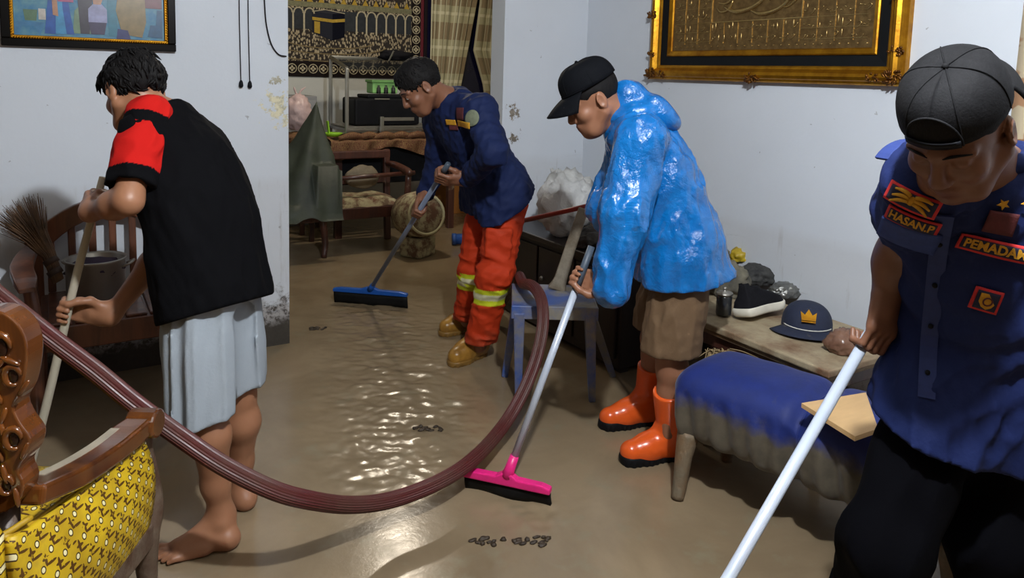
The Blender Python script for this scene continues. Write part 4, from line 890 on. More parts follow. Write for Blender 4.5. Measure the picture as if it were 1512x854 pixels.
# steel-framed glass display case on the table
t = thing('display_case', (2.56, 6.38, TZ2+.03), 'steel-framed glass display case on the batik-covered table', 'case')
gx0, gx1, gy0, gy1, gz0, gz1 = 2.16, 3.02, 6.16, 6.60, TZ2+.04, 1.56
for (a_, b_) in (((gx0, gy0, gz0), (gx0, gy0, gz1-.10)), ((gx0, gy1, gz0), (gx0, gy1, gz1)), ((gx1, gy0, gz0), (gx1, gy0, gz1-.10)), ((gx1, gy1, gz0), (gx1, gy1, gz1)), ((gx0, gy0, gz0+.05), (gx1, gy0, gz0+.05)), ((gx0, gy0, gz1-.10), (gx0, gy1, gz1)), ((gx1, gy0, gz1-.10), (gx1, gy1, gz1)), ((gx0, gy1, gz1), (gx1, gy1, gz1)), ((gx0, gy0, gz0+.05), (gx0, gy1, gz0+.05)), ((gx1, gy0, gz0+.05), (gx1, gy1, gz0+.05)), ((gx0, gy1, gz0+.05), (gx1, gy1, gz0+.05))):
    bevel(G().bar(a_, b_, .028, .028, (0, 1, .01)).obj('steel_bar', M_steel, t), .004)
G().box(((gx0+gx1)/2, (gy0+gy1)/2, gz0+.075), (gx1-gx0, gy1-gy0, .012)).obj('shelf', M_dullsteel, t)
mg = N('smoked_glass'); M_gl2 = mg.out(srgb(40, 44, 46), .06, Alpha=.45)
g = G(); g.add([(gx0, gy0, gz1-.10), (gx1, gy0, gz1-.10), (gx1, gy1, gz1), (gx0, gy1, gz1)], [(0, 1, 2, 3)]); o = g.obj('roof_pane', M_gl2, t); so = o.modifiers.new('s', 'SOLIDIFY'); so.thickness = .006
bevel(G().bar((2.46, 6.115, TZ2+.03), (2.46, 6.115, TZ2+.21), .035, .035, (0, 1, 0)).obj('steel_stub', M_steel, t), .004)
t = thing('printer', (2.55, 6.38, gz0+.085), 'black boxy printer inside the steel display case', 'printer')
bevel(G().box((2.56, 6.38, gz0+.085+.12), (.62, .34, .24)).obj('body', M_black, t), .02, 3)
bevel(G().box((2.60, 6.38, gz0+.085+.255), (.44, .28, .03)).obj('lid', M_black, t), .01)
G().box((2.50, 6.205, gz0+.085+.235), (.14, .006, .012)).obj('silver_strip', M_steel, t); G().box((2.66, 6.205, gz0+.14), (.30, .008, .03)).obj('paper_slot', M_dullsteel, t)
t = thing('tool_box', (2.56, 6.36, gz0+.36), 'light green box of small bottles on top of the black printer', 'box')
M_lg = plain('mint_plastic', srgb(140, 200, 120), .45, .25, 14, .1)
bevel(G().box((2.56, 6.36, gz0+.365+.05), (.24, .16, .10)).obj('body', M_lg, t), .012); bevel(G().box((2.56, 6.36, gz0+.365+.11), (.26, .18, .025)).obj('lid', M_lg, t), .008)
for k in range(3): G().lathe((2.49+k*.07, 6.265, gz0+.365), [(.02, 0), (.02, .05), (.01, .06), (.01, .075)], 12).obj('bottle', M_glassd, t, True)
t = thing('camera_bag', (2.72, 6.40, gz1-.05), 'dark bundle of straps lying on top of the display case', 'bag')
blob('bundle', (2.72, 6.42, gz1+.03), (.16, .09, .055), M_blackcloth, t, 51, .4, 2.8, 3, None, gz1-.015)
G().bar((2.60, 6.30, gz1-.02), (2.63, 6.26, gz1+.07), .012, .012).obj('buckle', M_steel, t)
# green plastic tray on the table
t = thing('green_dish', (2.09, 6.19, TZ2+.03), 'bright green plastic dish with an upright handle on the batik-covered table', 'dish')
M_lime = plain('lime_plastic', srgb(150, 210, 50), .4, .2, 10)
G().lathe((2.055, 6.21, TZ2+.035), [(.0, 0), (.05, 0), (.085, .03), (.08, .032), (.05, .008), (0, .008)], 20, None, False).obj('dish', M_lime, t, True)
bevel(G().bar((2.02, 6.21, TZ2+.045), (2.005, 6.21, TZ2+.17), .045, .012).obj('handle', M_lime, t), .004)
t = thing('black_cables', (2.22, 6.04, TZ2+.04), 'tangle of black cable on the edge of the batik-covered table', 'cable'); g = G(); q = random.Random(4)
for k in range(6): g.tube(cat([A(2.20+.20*q.random(), 6.11+.05*q.random(), TZ2+.05+.02*q.random()) for _ in range(5)], 5), .006, 6)
g.obj('cable_loops', M_cord, t, True)
# wooden settee with muddy floral cushion
M_flor = N('floral_cushion'); m = M_flor; M_flor = m.out(m.mix(m.ramp(m.noise(11, 8, .7), (.42, 0.), (.56, 1.)), srgb(168, 160, 128), m.mix(m.noise(7), srgb(86, 84, 62), srgb(120, 72, 58))), .85, 0., m.bump(m.noise(14, 5), .3, .008))
sx0, sx1, sy0, sy1 = 1.10, 2.47, 5.46, 5.93
t = thing('wooden_settee', ((sx0+sx1)/2, (sy0+sy1)/2, 0), 'dark red wooden settee with a muddy floral cushion in the room behind', 'settee')
for x in (sx0+.03, 1.75, sx1-.03):
    g = G(); g.tube(cat([(x, sy0+.04, 0), (x+.015, sy0+.06, .12), (x-.01, sy0+.03, .28), (x, sy0+.04, .38), (x, sy0+.02, .62)], 5), [.022, .026, .03, .032, .024], 10); g.obj('front_leg', M_darkwood, t, True)
for x in (sx0+.03, sx1-.03): bevel(G().bar((x, sy1-.02, 0), (x, sy1+.03, .78), .05, .05, (0, 1, 0)).obj('rear_leg', M_darkwood, t), .005)
bevel(G().box(((sx0+sx1)/2, (sy0+sy1)/2, .33), (sx1-sx0-.02, sy1-sy0-.04, .09)).obj('seat_frame', M_darkwood, t), .006)
bevel(G().box(((sx0+sx1)/2, sy1+.02, .74), (sx1-sx0, .04, .07)).obj('top_rail', M_darkwood, t), .01)
bevel(G().box(((sx0+sx1)/2, sy1+.01, .52), (sx1-sx0, .03, .05)).obj('back_rail', M_darkwood, t), .006)
for x in (sx0+.03, 1.75, sx1-.03):
    g = G(); g.tube(cat([(x, sy1, .66), (x, sy1-.2, .665), (x, sy0+.05, .645), (x, sy0-.02, .63)], 5), [.024, .03, .032, .026], 8); g.obj('armrest', M_darkwood, t, True)
g = G(); g.tube([(1.75, sy0+.10, .60), (sx1+.06, sy0+.10, .62)], .018, 10); g.obj('front_bar', M_darkwood, t, True)
def cush(a, b): 
    x, y = lerp(1.72, sx1-.08, a), lerp(sy0+.03, sy1-.04, b); e = max(abs(2*a-1), abs(2*b-1)); return A(x, y, .375+.075*(1-e**4)**.5+.006*math.sin(a*17+b*9))
g = G(); g.grid(cush, 24, 14); g.obj('seat_cushion', M_flor, t, True)
bevel(G().box(((1.72+sx1-.08)/2, (sy0+sy1)/2, .375), (sx1-.08-1.72, sy1-sy0-.08, .05)).obj('cushion_side', M_flor, t), .015, 3)
bevel(G().box((1.40, (sy0+sy1)/2, .385), (.54, sy1-sy0-.06, .03)).obj('bare_seat', wood('orange_board', srgb(150, 92, 54), srgb(110, 62, 38), .5), t), .006)
t = thing('grey_cushion', (2.18, sy1-.12, .45), 'grey muddy cushion propped at the back of the settee', 'cushion'); blob('cushion_body', (2.18, sy1-.10, .565), (.15, .05, .10), M_wet2, t, 55, .15, 2., 3)
# dark green tarpaulin over the settee's left end
c_ = at(462, 220, 5.55); t = thing('green_tarpaulin', (c_[0], c_[1], .40), 'dark green tarpaulin thrown over the left end of the settee', 'tarpaulin')
def settee_top(x, y):                                       # what the sheet lies on
    if y < sy0-.035: return .30
    h = .42
    if x > 1.69: h = max(h, .475)
    if x > 1.69 and y < sy0+.17: h = max(h, .67)
    if abs(x-1.75) < .06 or abs(x-sx0-.03) < .06: h = max(h, .71)
    if y > sy1-.06: h = max(h, .80)
    return h
def tarp(a, b):
    x, y = lerp(1.04, 1.86, a), lerp(sy0-.11, sy1+.075, b)
    sup = max(settee_top(x+i*.028, y+j*.028) for i in (-1, 0, 1) for j in (-1, 0, 1))+.014
    d = math.hypot((x-1.76)/(1.15 if x < 1.76 else .55), (y-5.72)/.75); th = math.atan2(y-5.72, x-1.76)
    peak = 1.20-1.55*d**.85+.05*math.sin(th*5)*min(1, d*4)+.03*mnoise.noise(Vector((x*9, y*9, 1.)))
    fold = .012*abs(mnoise.noise(Vector((x*14, y*14, 3.))))
    return A(x, y+.010*mnoise.noise(Vector((x*11, 2., peak*3))), max(sup+fold, peak))
g = G(); g.grid(tarp, 82, 66); o = g.obj('tarpaulin_sheet', plain('tarp_green', srgb(54, 62, 50), .6, .35, 6, .35, 0., srgb(38, 44, 38), bscale=12, bd=.01), t, True)
# pink bag and yellow-green crate behind it
bb = at(440, 170, 6.2); bb[2] = 1.075
t = thing('market_bag', bb-A(0, 0, .145), 'pale pink knotted plastic bag behind the green tarpaulin', 'bag')
m = N('pink_film'); M_pf = m.out(m.mix(m.noise(7, 5), srgb(206, 184, 184), srgb(164, 138, 138)), .35, 0., m.bump(m.noise(16, 5), .5, .01), .4)
blob('bag_body', bb, (.11, .10, .15), M_pf, t, 61, .2, 2.4, 4, None, bb[2]-.142, True); g = G()
for s_ in (-1, 1): g.tube(cat([bb+A(.0, 0, .12), bb+A(.022*s_, 0, .185), bb+A(.05*s_+.015, 0, .22)], 4), [.022, .007, .010, .003], 8)
g.obj('bag_ear', M_pf, t, True)
t = thing('batik_bundle', (bb[0], bb[1], .80), 'gold and brown batik cloth bundle under the pink bag', 'cloth'); blob('cloth_body', A(bb[0], bb[1], .862), (.13, .13, .062), M_batik, t, 63, .12, 2.4, 4, None, .802)
t = thing('side_table', (bb[0]-.08, bb[1], 0), 'small dark side table under the batik bundle, behind the green tarpaulin', 'table')
bevel(G().box((bb[0]-.10, bb[1], .785), (.40, .34, .03)).obj('table_top', M_darkwood, t), .004)
for sx2 in (-1, 1):
    for sy2 in (-1, 1): bevel(G().box((bb[0]-.10+.17*sx2, bb[1]+.14*sy2, .385), (.04, .04, .77)).obj('leg', M_darkwood, t), .004)
t = thing('side_cabinet', (1.68, 6.75, 0), 'pale grey cabinet standing beside the display case in the room behind', 'cabinet')
bevel(G().box((1.90, 6.94, .60), (.36, .40, 1.20)).obj('body', plain('grey_laminate', srgb(136, 138, 142), .5, .1), t), .006); bevel(G().box((1.90, 6.735, .60), (.33, .012, 1.12)).obj('door', plain('grey_laminate_door', srgb(144, 146, 150), .5, .1), t), .003)
t = thing('plastic_crate', (1.48, 6.85, 0), 'yellow-green plastic drawer tower behind the pink bag', 'drawers'); M_yg = plain('olive_plastic', srgb(150, 158, 40), .45, .2)
bevel(G().box((1.48, 6.85, .60), (.44, .40, 1.20)).obj('body', M_yg, t), .01)
for k in range(4): bevel(G().box((1.48, 6.645, .17+k*.285), (.40, .012, .26)).obj('drawer', M_yg, t), .004)
# rolled floral mattress, white ring and brown box at the right of the settee
t = thing('rolled_cushion', (2.62, 5.62, 0), 'rolled floral cushion with a white rim standing right of the settee', 'cushion')
rc = at(618, 292, 5.75); rc[2] = .33
R_ = axes(cdir(.55, -.8, .15), (0, 0, 1)); G().lathe(rc, [(0, -.16), (.10, -.16), (.17, -.14), (.185, 0), (.17, .13), (.10, .15), (0, .15)], 28, R_, False).obj('roll', M_flor, t, True)
g = G(); g.tube([rc+R_@A(.150*math.cos(a), .150*math.sin(a), .14) for a in np.linspace(0, 2*math.pi, 30)], .011, 8); g.obj('pale_rim', plain('cream_piping', srgb(196, 188, 150), .7, .25, 20), t, True)
bevel(G().box((rc[0], rc[1], .08), (.22, .20, .16), rotz(.5)).obj('base_block', M_flor, t), .02)
t = thing('cardboard_box', (3.72, 6.92, 0), 'orange-brown cardboard box on the floor by the back wall', 'box')
bevel(G().box((3.72, 6.90, .30), (.62, .42, .60)).obj('body', plain('cardboard', srgb(176, 112, 44), .8, .2, 6, .1), t), .006)
for s_ in (-1, 1): G().box((3.72, 6.90+.11*s_, .605), (.61, .20, .008)).obj('flap', plain('cardboard_flap', srgb(190, 124, 54), .8, .2), t)
c_ = onz(668, 362); t = thing('blue_pipe', c_, 'small blue pipe end on the wet floor behind the orange trousers', 'pipe'); M_bp = plain('blue_pipe', srgb(36, 74, 140), .4, .2)
a_ = c_+A(0, 0, .05)
G().tube([a_, a_+cdir(1, .2)*.30], .045, 20).obj('pipe', M_bp, t, True); G().tube([a_-cdir(1, .2)*.004, a_+cdir(1, .2)*.03], .05, 20).obj('collar', M_bp, t, True)
# small lumps of mud and litter on the floor
M_mud = plain('wet_mud', srgb(62, 48, 33), .6, .4, 20, .3, 0., srgb(40, 31, 22))
q = random.Random(22)
for (u, v, w_, lab) in ((631, 634, .06, 'dark clump of mud in the churned water beside the hose'), (720, 800, .05, 'dark mud clump left in front of the pink squeegee'), (785, 800, .06, 'larger dark mud clump right of the pink squeegee tip'), (470, 486, .045, 'little dark mud clump in the water near the left wall end')):
    p = onz(u, v); t = thing('mud_clump', p, lab, 'mud', 'mud clumps on the wet floor')
    for k in range(14): blob('lump', p+cdir(1, 0)*q.uniform(-w_, w_)+cdir(0, 1)*q.uniform(-.02, .02)+A(0, 0, .002), (q.uniform(.006, .016), q.uniform(.005, .010), q.uniform(.003, .007)), M_mud, t, k+u, .5, 3., 2)
# ================================================================== people: smooth implicit bodies turned into meshes
class SDF:
    """primitives blended with smooth unions; meshed with surface nets in sparse blocks"""
    def __init__(s): s.ops = []; s.disp = None; s.dispamp = 0.
    def _add(s, op, k, c, R, fn): s.ops.append((op, k, np.asarray(c, float), R, fn)); return s
    def cone(s, a, b, ra, rb=None, k=.02, op='u'):
        a, b = np.asarray(a, float), np.asarray(b, float); rb = ra if rb is None else rb; d = b-a; L2 = max(d@d, 1e-9)
        def fn(P):
            t = np.clip((P-a)@d/L2, 0, 1); q = P-a-t[:, None]*d; return np.sqrt((q*q).sum(1))-(ra+(rb-ra)*t)
        return s._add(op, k, (a+b)/2, np.sqrt(L2)/2+max(ra, rb), fn)
    def chain(s, pts, rs, k=.015):
        for i in range(len(pts)-1): s.cone(pts[i], pts[i+1], rs[i], rs[i+1], k)
        return s
    def ell(s, c, r, R=None, k=.02, op='u'):
        c = np.asarray(c, float); r = np.asarray(r, float)*np.ones(3); R = np.eye(3) if R is None else R
        def fn(P):
            q = (P-c)@R; k0 = np.sqrt(((q/r)**2).sum(1)); k1 = np.sqrt(((q/(r*r))**2).sum(1)); return k0*(k0-1)/np.maximum(k1, 1e-6)
        return s._add(op, k, c, r.max(), fn)
    def box(s, c, h, R=None, rd=.01, k=.01, op='u'):
        c = np.asarray(c, float); h = np.asarray(h, float); R = np.eye(3) if R is None else R
        def fn(P):
            q = np.abs((P-c)@R)-(h-rd); return np.sqrt((np.maximum(q, 0)**2).sum(1))+np.minimum(q.max(1), 0)-rd
        return s._add(op, k, c, np.linalg.norm(h), fn)
    def loft(s, c0, c1, L, secs, k=.02, op='u', end=.01):
        """tube from c0 to c1; secs = (t, rx, ry, ox, oy): rx along L (lateral), ry across; ox, oy shift the section"""
        c0, c1 = np.asarray(c0, float), np.asarray(c1, float); w = c1-c0; LL = np.linalg.norm(w); w = w/LL; x = unit(np.asarray(L)-w*np.dot(L, w)); y = np.cross(w, x)
        S = np.array([tuple(q)+(0,)*(5-len(q)) for q in secs], float); tt = np.linspace(0, 1, 40)
        tab = [np.interp(tt, S[:, 0], S[:, j]) for j in range(1, 5)]
        ker = np.array((1, 2, 3, 2, 1))/9.; tab = [np.convolve(np.pad(q, 2, 'edge'), ker, 'valid') for q in tab]
        def fn(P):
            q = P-c0; t = q@w; tn = np.clip(t/LL, 0, 1); rx, ry, ox, oy = [np.interp(tn, tt, g_) for g_ in tab]
            a = q@x-ox; b = q@y-oy; d = np.sqrt((a/rx)**2+(b/ry)**2); e = np.sqrt((a/rx**2)**2+(b/ry**2)**2); dl = d*(d-1)/np.maximum(e, 1e-6)
            dz = np.maximum(-t, t-LL); u, v = dl+end, dz+end
            return np.minimum(np.maximum(u, v), 0)+np.sqrt(np.maximum(u, 0)**2+np.maximum(v, 0)**2)-end
        R = LL/2+S[:, 1:3].max()+np.abs(S[:, 3:]).max(); return s._add(op, k, (c0+c1)/2, R, fn)
    def cut(s, p, n, k=.004):                      # keep the side the normal points away from
        p, n = np.asarray(p, float), unit(n); return s._add('i', k, p, 1e9, lambda P: (P-p)@n)
    def fold(s, fn, amp): s.dispamp += amp; return s._add('d', .001, (0, 0, 0), 1e9, fn)
    def ev(s, P, act=None):
        d = None
        for i, (op, k, c, R, fn) in enumerate(s.ops):
            if act is not None and not act[i]: continue
            if d is None:
                if op != 'u': continue
                d = fn(P); continue
            q = fn(P)
            if op == 'd': d = d-q; continue
            if op == 'u': h = np.maximum(k-np.abs(d-q), 0)/k; d = np.minimum(d, q)-h*h*k*.25
            elif op == 's': q = -q; h = np.maximum(k-np.abs(d-q), 0)/k; d = np.maximum(d, q)+h*h*k*.25
            else: h = np.maximum(k-np.abs(d-q), 0)/k; d = np.maximum(d, q)+h*h*k*.25
        if d is None: d = np.full(len(P), 1.)
        if s.disp is not None: d = d-s.disp(P)
        return d
    def mesh(s, h, n=14):
        if not len(s.ops): return
        U = [(c, R+k) for op, k, c, R, fn in s.ops if op == 'u']; lo = np.min([c-R for c, R in U], 0)-.02; hi = np.max([c+R for c, R in U], 0)+.02
        nb = np.ceil((hi-lo)/(h*n)).astype(int); B = np.stack(np.meshgrid(*[np.arange(q) for q in nb], indexing='ij'), -1).reshape(-1, 3)
        cen = lo+(B+.5)*h*n; hd = h*n*.5*1.7320508
        C = np.array([o_[2] for o_ in s.ops]); Rr = np.array([o_[3] for o_ in s.ops]); K = np.array([o_[1] for o_ in s.ops]); isU = np.array([o_[0] == 'u' for o_ in s.ops])
        dist = np.linalg.norm(cen[:, None]-C[None], axis=2); near = dist < Rr+K+hd+s.dispamp+.004; near[:, ~isU & (Rr > 1e8)] = True
        ok = (near & isU).any(1); B, cen, near = B[ok], cen[ok], near[ok]
        d0 = s.ev(cen); ok = np.abs(d0) < hd*1.35+s.dispamp+.02; B, cen, near = B[ok], cen[ok], near[ok]
        m = n+1; ii = np.stack(np.meshgrid(*[np.arange(m)]*3, indexing='ij'), -1).reshape(-1, 3)
        dims = nb*n+2; key = lambda I: (I[:, 0]*dims[1]+I[:, 1])*dims[2]+I[:, 2]
        VK, VP, Q = [], [], []
        E = [(0, 0, 0, 0), (0, 0, 1, 0), (0, 0, 0, 1), (0, 0, 1, 1), (1, 0, 0, 0), (1, 1, 0, 0), (1, 0, 0, 1), (1, 1, 0, 1), (2, 0, 0, 0), (2, 1, 0, 0), (2, 0, 1, 0), (2, 1, 1, 0)]
        for b, act in zip(B, near):
            g0 = b*n; P = lo+(g0+ii)*h; v = s.ev(P, act).reshape(m, m, m); sg = v < 0
            if sg.all() or not sg.any(): continue
            acc = np.zeros((n, n, n, 3)); cnt = np.zeros((n, n, n))
            for ax_ in range(3):
                sl0 = [slice(None)]*3; sl1 = [slice(None)]*3; sl0[ax_] = slice(0, n); sl1[ax_] = slice(1, m)
                a, c2_ = v[tuple(sl0)], v[tuple(sl1)]; cr_ = (a < 0) != (c2_ < 0); t_ = np.where(cr_, a/np.where(cr_, a-c2_, 1), 0)
                o1, o2 = [q for q in range(3) if q != ax_]
                for e1 in (0, 1):
                    for e2 in (0, 1):
                        sl = [slice(None)]*3; sl[o1] = slice(e1, e1+n); sl[o2] = slice(e2, e2+n); sl[ax_] = slice(0, n); sl = tuple(sl)
                        w_ = cr_[sl]; cnt += w_; acc[..., ax_] += np.where(w_, t_[sl], 0); acc[..., o1] += w_*e1; acc[..., o2] += w_*e2
                sl = [slice(0, n)]*3; I = np.argwhere(cr_[tuple(sl)])
                if len(I):
                    I2 = I+g0; u1 = np.zeros(3, int); u1[o1] = 1; u2 = np.zeros(3, int); u2[o2] = 1
                    q_ = np.stack((key(I2), key(I2-u1), key(I2-u1-u2), key(I2-u2)), 1)
                    fl = (a[tuple(sl)][tuple(I.T)] < 0) == (ax_ != 1); q_[~fl] = q_[~fl][:, ::-1]; Q.append(q_)
            I = np.argwhere(cnt > 0)
            if len(I):
                VP.append(lo+(I+g0+acc[tuple(I.T)]/cnt[tuple(I.T)][:, None])*h); VK.append(key(I+g0))
        VK = np.concatenate(VK); VP = np.concatenate(VP); Q = np.concatenate(Q)
        o_ = np.argsort(VK); VK, VP = VK[o_], VP[o_]; ix = np.searchsorted(VK, Q); ix = np.minimum(ix, len(VK)-1); good = (VK[ix] == Q).all(1); return VP, ix[good]
def mesh_np(name, V, Qd, mat, parent, colors=None):
    me = bpy.data.meshes.new(name); nq = len(Qd); me.vertices.add(len(V)); me.vertices.foreach_set('co', V.astype(np.float32).ravel())
    me.loops.add(nq*4); me.loops.foreach_set('vertex_index', Qd.astype(np.int32).ravel()); me.polygons.add(nq)
    me.polygons.foreach_set('loop_start', np.arange(0, nq*4, 4, dtype=np.int32)); me.polygons.foreach_set('loop_total', np.full(nq, 4, np.int32)); me.polygons.foreach_set('use_smooth', np.ones(nq, bool))
    me.update(); me.validate()
    if colors is not None:
        at_ = me.color_attributes.new('Col', 'FLOAT_COLOR', 'POINT'); at_.data.foreach_set('color', np.concatenate((colors, np.ones((len(V), 1))), 1).astype(np.float32).ravel())
    return link(name, me, mat, parent)
def shape(s, name, h, mat, parent, colfn=None):
    V, Qd = s.mesh(h); return mesh_np(name, V, Qd, mat, parent, None if colfn is None else colfn(V))
def wave(P, fr, seed, n=5):                        # cheap smooth noise, fr = frequency per axis
    q = np.random.RandomState(seed); o = np.zeros(len(P)); W = P*np.asarray(fr)
    for i in range(n):
        a = q.normal(size=3); b = q.normal(size=3); o += np.sin(W@a*(1+.35*i)+q.uniform(0, 6)+1.3*np.sin(W@b*.6+q.uniform(0, 6)))/(1+.35*i)
    return o/2.2
def ridge(P, fr, seed): return 1-2*np.abs(np.clip(wave(P, fr, seed, 4), -1, 1))

# ------------------------------------------------------------------ materials for people
def attr_mat(name, rough=.85, bump=.2, bscale=60., var=.2, spec=.22, **kw):
    m = N(name); c = m.n('Attribute', attribute_name='Col').outputs['Color']
    col = m.mix(m.math('MULTIPLY', m.noise(14, 5), var), c, m.mix(1., c, (.55, .55, .55), 'MULTIPLY'))
    return m.out(col, rough, 0., m.bump(m.noise(bscale, 4), bump, .003), spec, **kw)
def skin(name, c, rough=.45):
    m = N(name); a = m.n('Attribute', attribute_name='Col').outputs['Color']
    col = m.mix(m.math('MULTIPLY', m.noise(16, 5), .35), c, tuple(x*y for x, y in zip(c, (.72, .62, .56))))
    col = m.mix(1., col, a, 'MULTIPLY')
    return m.out(col, rough, 0., m.bump(m.noise(150, 4), .12, .001), .45, Subsurface_Weight=.08, Subsurface_Radius=(.01, .004, .002), Subsurface_Scale=.3)
M_hair = N('black_hair'); m = M_hair; M_hair = m.out(m.mix(m.noise(40, 3), srgb(12, 11, 12), srgb(24, 22, 22)), .65, 0., m.bump(m.noise(80, 4, .6, m.stretch(1, 1, .3)), .7, .004), .15)
M_eye = plain('eye_white', srgb(200, 196, 188), .2, .1); M_iris = plain('dark_iris', srgb(26, 18, 14), .15, .1)

# ------------------------------------------------------------------ anatomy
def frame(fwd, up):                                 # columns: right, forward, up
    f = unit(fwd); u = unit(np.asarray(up)-f*np.dot(up, f)); return np.stack((np.cross(f, u), f, u), 1)
def head(s, c, R, sc=1.):
    W = lambda *p: np.asarray(c)+R@(A(*p)*sc); r = lambda *q: A(*q)*sc
    s.ell(W(0, -.008, .030), r(.075, .093, .086), R, .02); s.ell(W(0, .030, -.040), r(.058, .064, .074), R, .03)
    s.cone(W(-.03, .058, -.092), W(.03, .058, -.092), .024*sc, k=.025); s.ell(W(0, .076, -.098), r(.020, .018, .018), R, .02)
    for q in (-1, 1):
        s.ell(W(q*.040, .060, -.030), r(.024, .026, .024), R, .018); s.cone(W(q*.062, -.002, -.05), W(q*.036, .05, -.095), .022*sc, .018*sc, .02)
        s.cone(W(q*.012, .088, .022), W(q*.048, .070, .018), .010*sc, .009*sc, .012)
        s.ell(W(q*.031, .097, .001), r(.016, .016, .012), R, .010, 's'); s.ell(W(q*.031, .077, .000), r(.0155, .0135, .0125), R, .004)
        s.ell(W(q*.081, -.010, -.008), r(.009, .020, .032), R@np.array(Matrix.Rotation(q*-.35, 3, 'Z')), .006); s.ell(W(q*.089, -.006, -.006), r(.005, .011, .020), R, .004, 's')
        s.ell(W(q*.011, .098, -.036), r(.009, .011, .008), R, .006)
    s.cone(W(0, .088, .014), W(0, .109, -.030), .0085*sc, .0125*sc, .010); s.ell(W(0, .080, -.066), r(.028, .020, .020), R, .015)
    s.ell(W(0, .0955, -.0605), r(.024, .008, .0058), R, .003); s.ell(W(0, .094, -.0715), r(.020, .008, .0062), R, .003)
    return W
def head_tint(W):                                   # lips and brow shade as pigment
    def fn(V, C):
        for p, rr, cc_ in ((W(0, .098, -.066), .022, (.82, .62, .60)),):
            f = np.exp(-(np.linalg.norm(V-p, axis=1)/rr)**4)[:, None]; C = C*(1-f)+np.array(cc_)*f*C
        return C
    return fn
def brows(c, R, par, sc=1.):
    W = lambda *p: np.asarray(c)+R@(A(*p)*sc)
    for q in (-1, 1): G().tube(cat([W(q*.012, .0965, .022), W(q*.030, .0925, .028), W(q*.052, .078, .022)], 5), [.0018, .0028, .0012], 6).obj('eyebrow', M_hair, par, True)
def eyes(c, R, par, sc=1.):
    W = lambda *p: np.asarray(c)+R@(A(*p)*sc)
    for q in (-1, 1):
        o = G().ball(W(q*.031, .0795, -.003), A(.0125, .0118, .0075)*sc, R, 12, 8).obj('eye', M_eye, par, True); G().ball(W(q*.031, .0885, -.005), A(.006, .0035, .0052)*sc, R, 10, 6).obj('iris', M_iris, o, True)
def grip(s, g, thumb, d, side_='R', rad=.0125, sc=1., curl=(25, 75, 68), spread=.0195, free=False):
    """hand closed on a pole through g; thumb: thumb's direction along the pole, d: wrist->knuckles; returns the wrist"""
    hand = 1; axis = unit(thumb); d = unit(d) if free else unit(np.asarray(d)-axis*np.dot(d, axis)); axis = unit(axis-d*np.dot(axis, d)); n = np.cross(axis, d)*(1 if side_ == 'R' else -1)
    kn = np.asarray(g)-n*(rad+.0185*sc)-d*.014*sc; wr = kn-d*.088*sc
    R = np.stack((axis, d, n), 1)
    s.box(kn-d*.040*sc, A(.040, .046, .0135)*sc, R, .012*sc, .012); s.cone(wr-d*.012*sc, kn-d*.05*sc, .026*sc, .024*sc, .02)
    for i in range(4):
        L = (.042, .045, .043, .039)[i]*sc; q = kn+axis*hand*((1.5-i)*spread*sc); r_ = (.0090, .0092, .0088, .0078)[i]*sc; a = 0.; P = [q-n*.0-d*.01*sc]; P.append(q+d*.0)
        for j, (ang, f) in enumerate(zip(curl, (1., .72, .58))):
            a += math.radians(ang); P.append(P[-1]+(d*math.cos(a)+n*math.sin(a))*L*f)
        s.chain(P, [r_*1.1, r_*1.08, r_, r_*.92, r_*.82], .006)
    t0 = kn-d*.070*sc+axis*hand*.028*sc+n*.008*sc; t1 = kn-d*.036*sc+axis*hand*.044*sc+n*.022*sc; t2 = kn-d*.006*sc+axis*hand*.040*sc+n*(.030+rad)*sc; t3 = kn+d*.016*sc+axis*hand*.030*sc+n*(.033+rad*1.6)*sc
    s.chain([t0, t1, t2, t3], [.015*sc, .0125*sc, .0105*sc, .0085*sc], .010)
    return wr-d*.012*sc
def bare_foot(s, heel, toe, ankle, sc=1., side_=1):
    heel, toe = np.asarray(heel, float), np.asarray(toe, float); f = unit((toe-heel)*A(1, 1, 0)); l = np.cross(A(0, 0, 1), f)*side_   # l: towards the big toe side
    L = .245*sc; h0 = heel*A(1, 1, 0); u = A(0, 0, 1)
    s.ell(h0+f*.025+u*.028, A(.030, .034, .028), np.stack((np.cross(f, u), f, u), 1), .02); s.cone(h0+f*.03+u*.030, h0+f*.155+u*.020+l*.004, .029, .021, .03); s.cone(np.asarray(ankle), h0+f*.15+u*.026, .036, .022, .04)
    s.cone(h0+f*.09+u*.018-l*.022, h0+f*.17+u*.014-l*.026, .017, .013, .02); s.cone(h0+f*.11+u*.022+l*.016, h0+f*.175+u*.018+l*.022, .018, .017, .02)
    for i, (o_, ln, r_) in enumerate(((.026, .060, .0125), (.007, .058, .0090), (-.009, .050, .0085), (-.023, .042, .0080), (-.036, .032, .0078))):
        b_ = h0+f*(.178-.006*i)+l*o_+u*.014; s.chain([b_, b_+f*ln*.6+u*.003+l*o_*.10, b_+f*ln-u*.004+l*o_*.14], [r_*1.05, r_, r_*.85], .006)
    for q in (-1, 1): s.ell(np.asarray(ankle)+l*q*.030+u*.0, A(.014, .014, .014), None, .02)
def limb(s, pts, rs, k=.03): s.chain(pts, rs, k)
def report(name, J):
    pass
def torso(s, hip, c7, lat, build=1.):
    """hip centre, base of neck, lateral unit (towards the person's right)"""
    w = unit(c7-hip); x = unit(lat-w*np.dot(lat, w)); y = np.cross(w, x); L = np.linalg.norm(c7-hip); Rr = np.stack((x, y, w), 1); b = build
    s.ell(hip+w*.02, A(.155*b, .110*b, .13), Rr, .05); s.ell(lerp(hip, c7, .36), A(.138*b, .100*b, .16), Rr, .06); s.ell(lerp(hip, c7, .68), A(.155*b, .108*b, .18), Rr, .06)
    return Rr
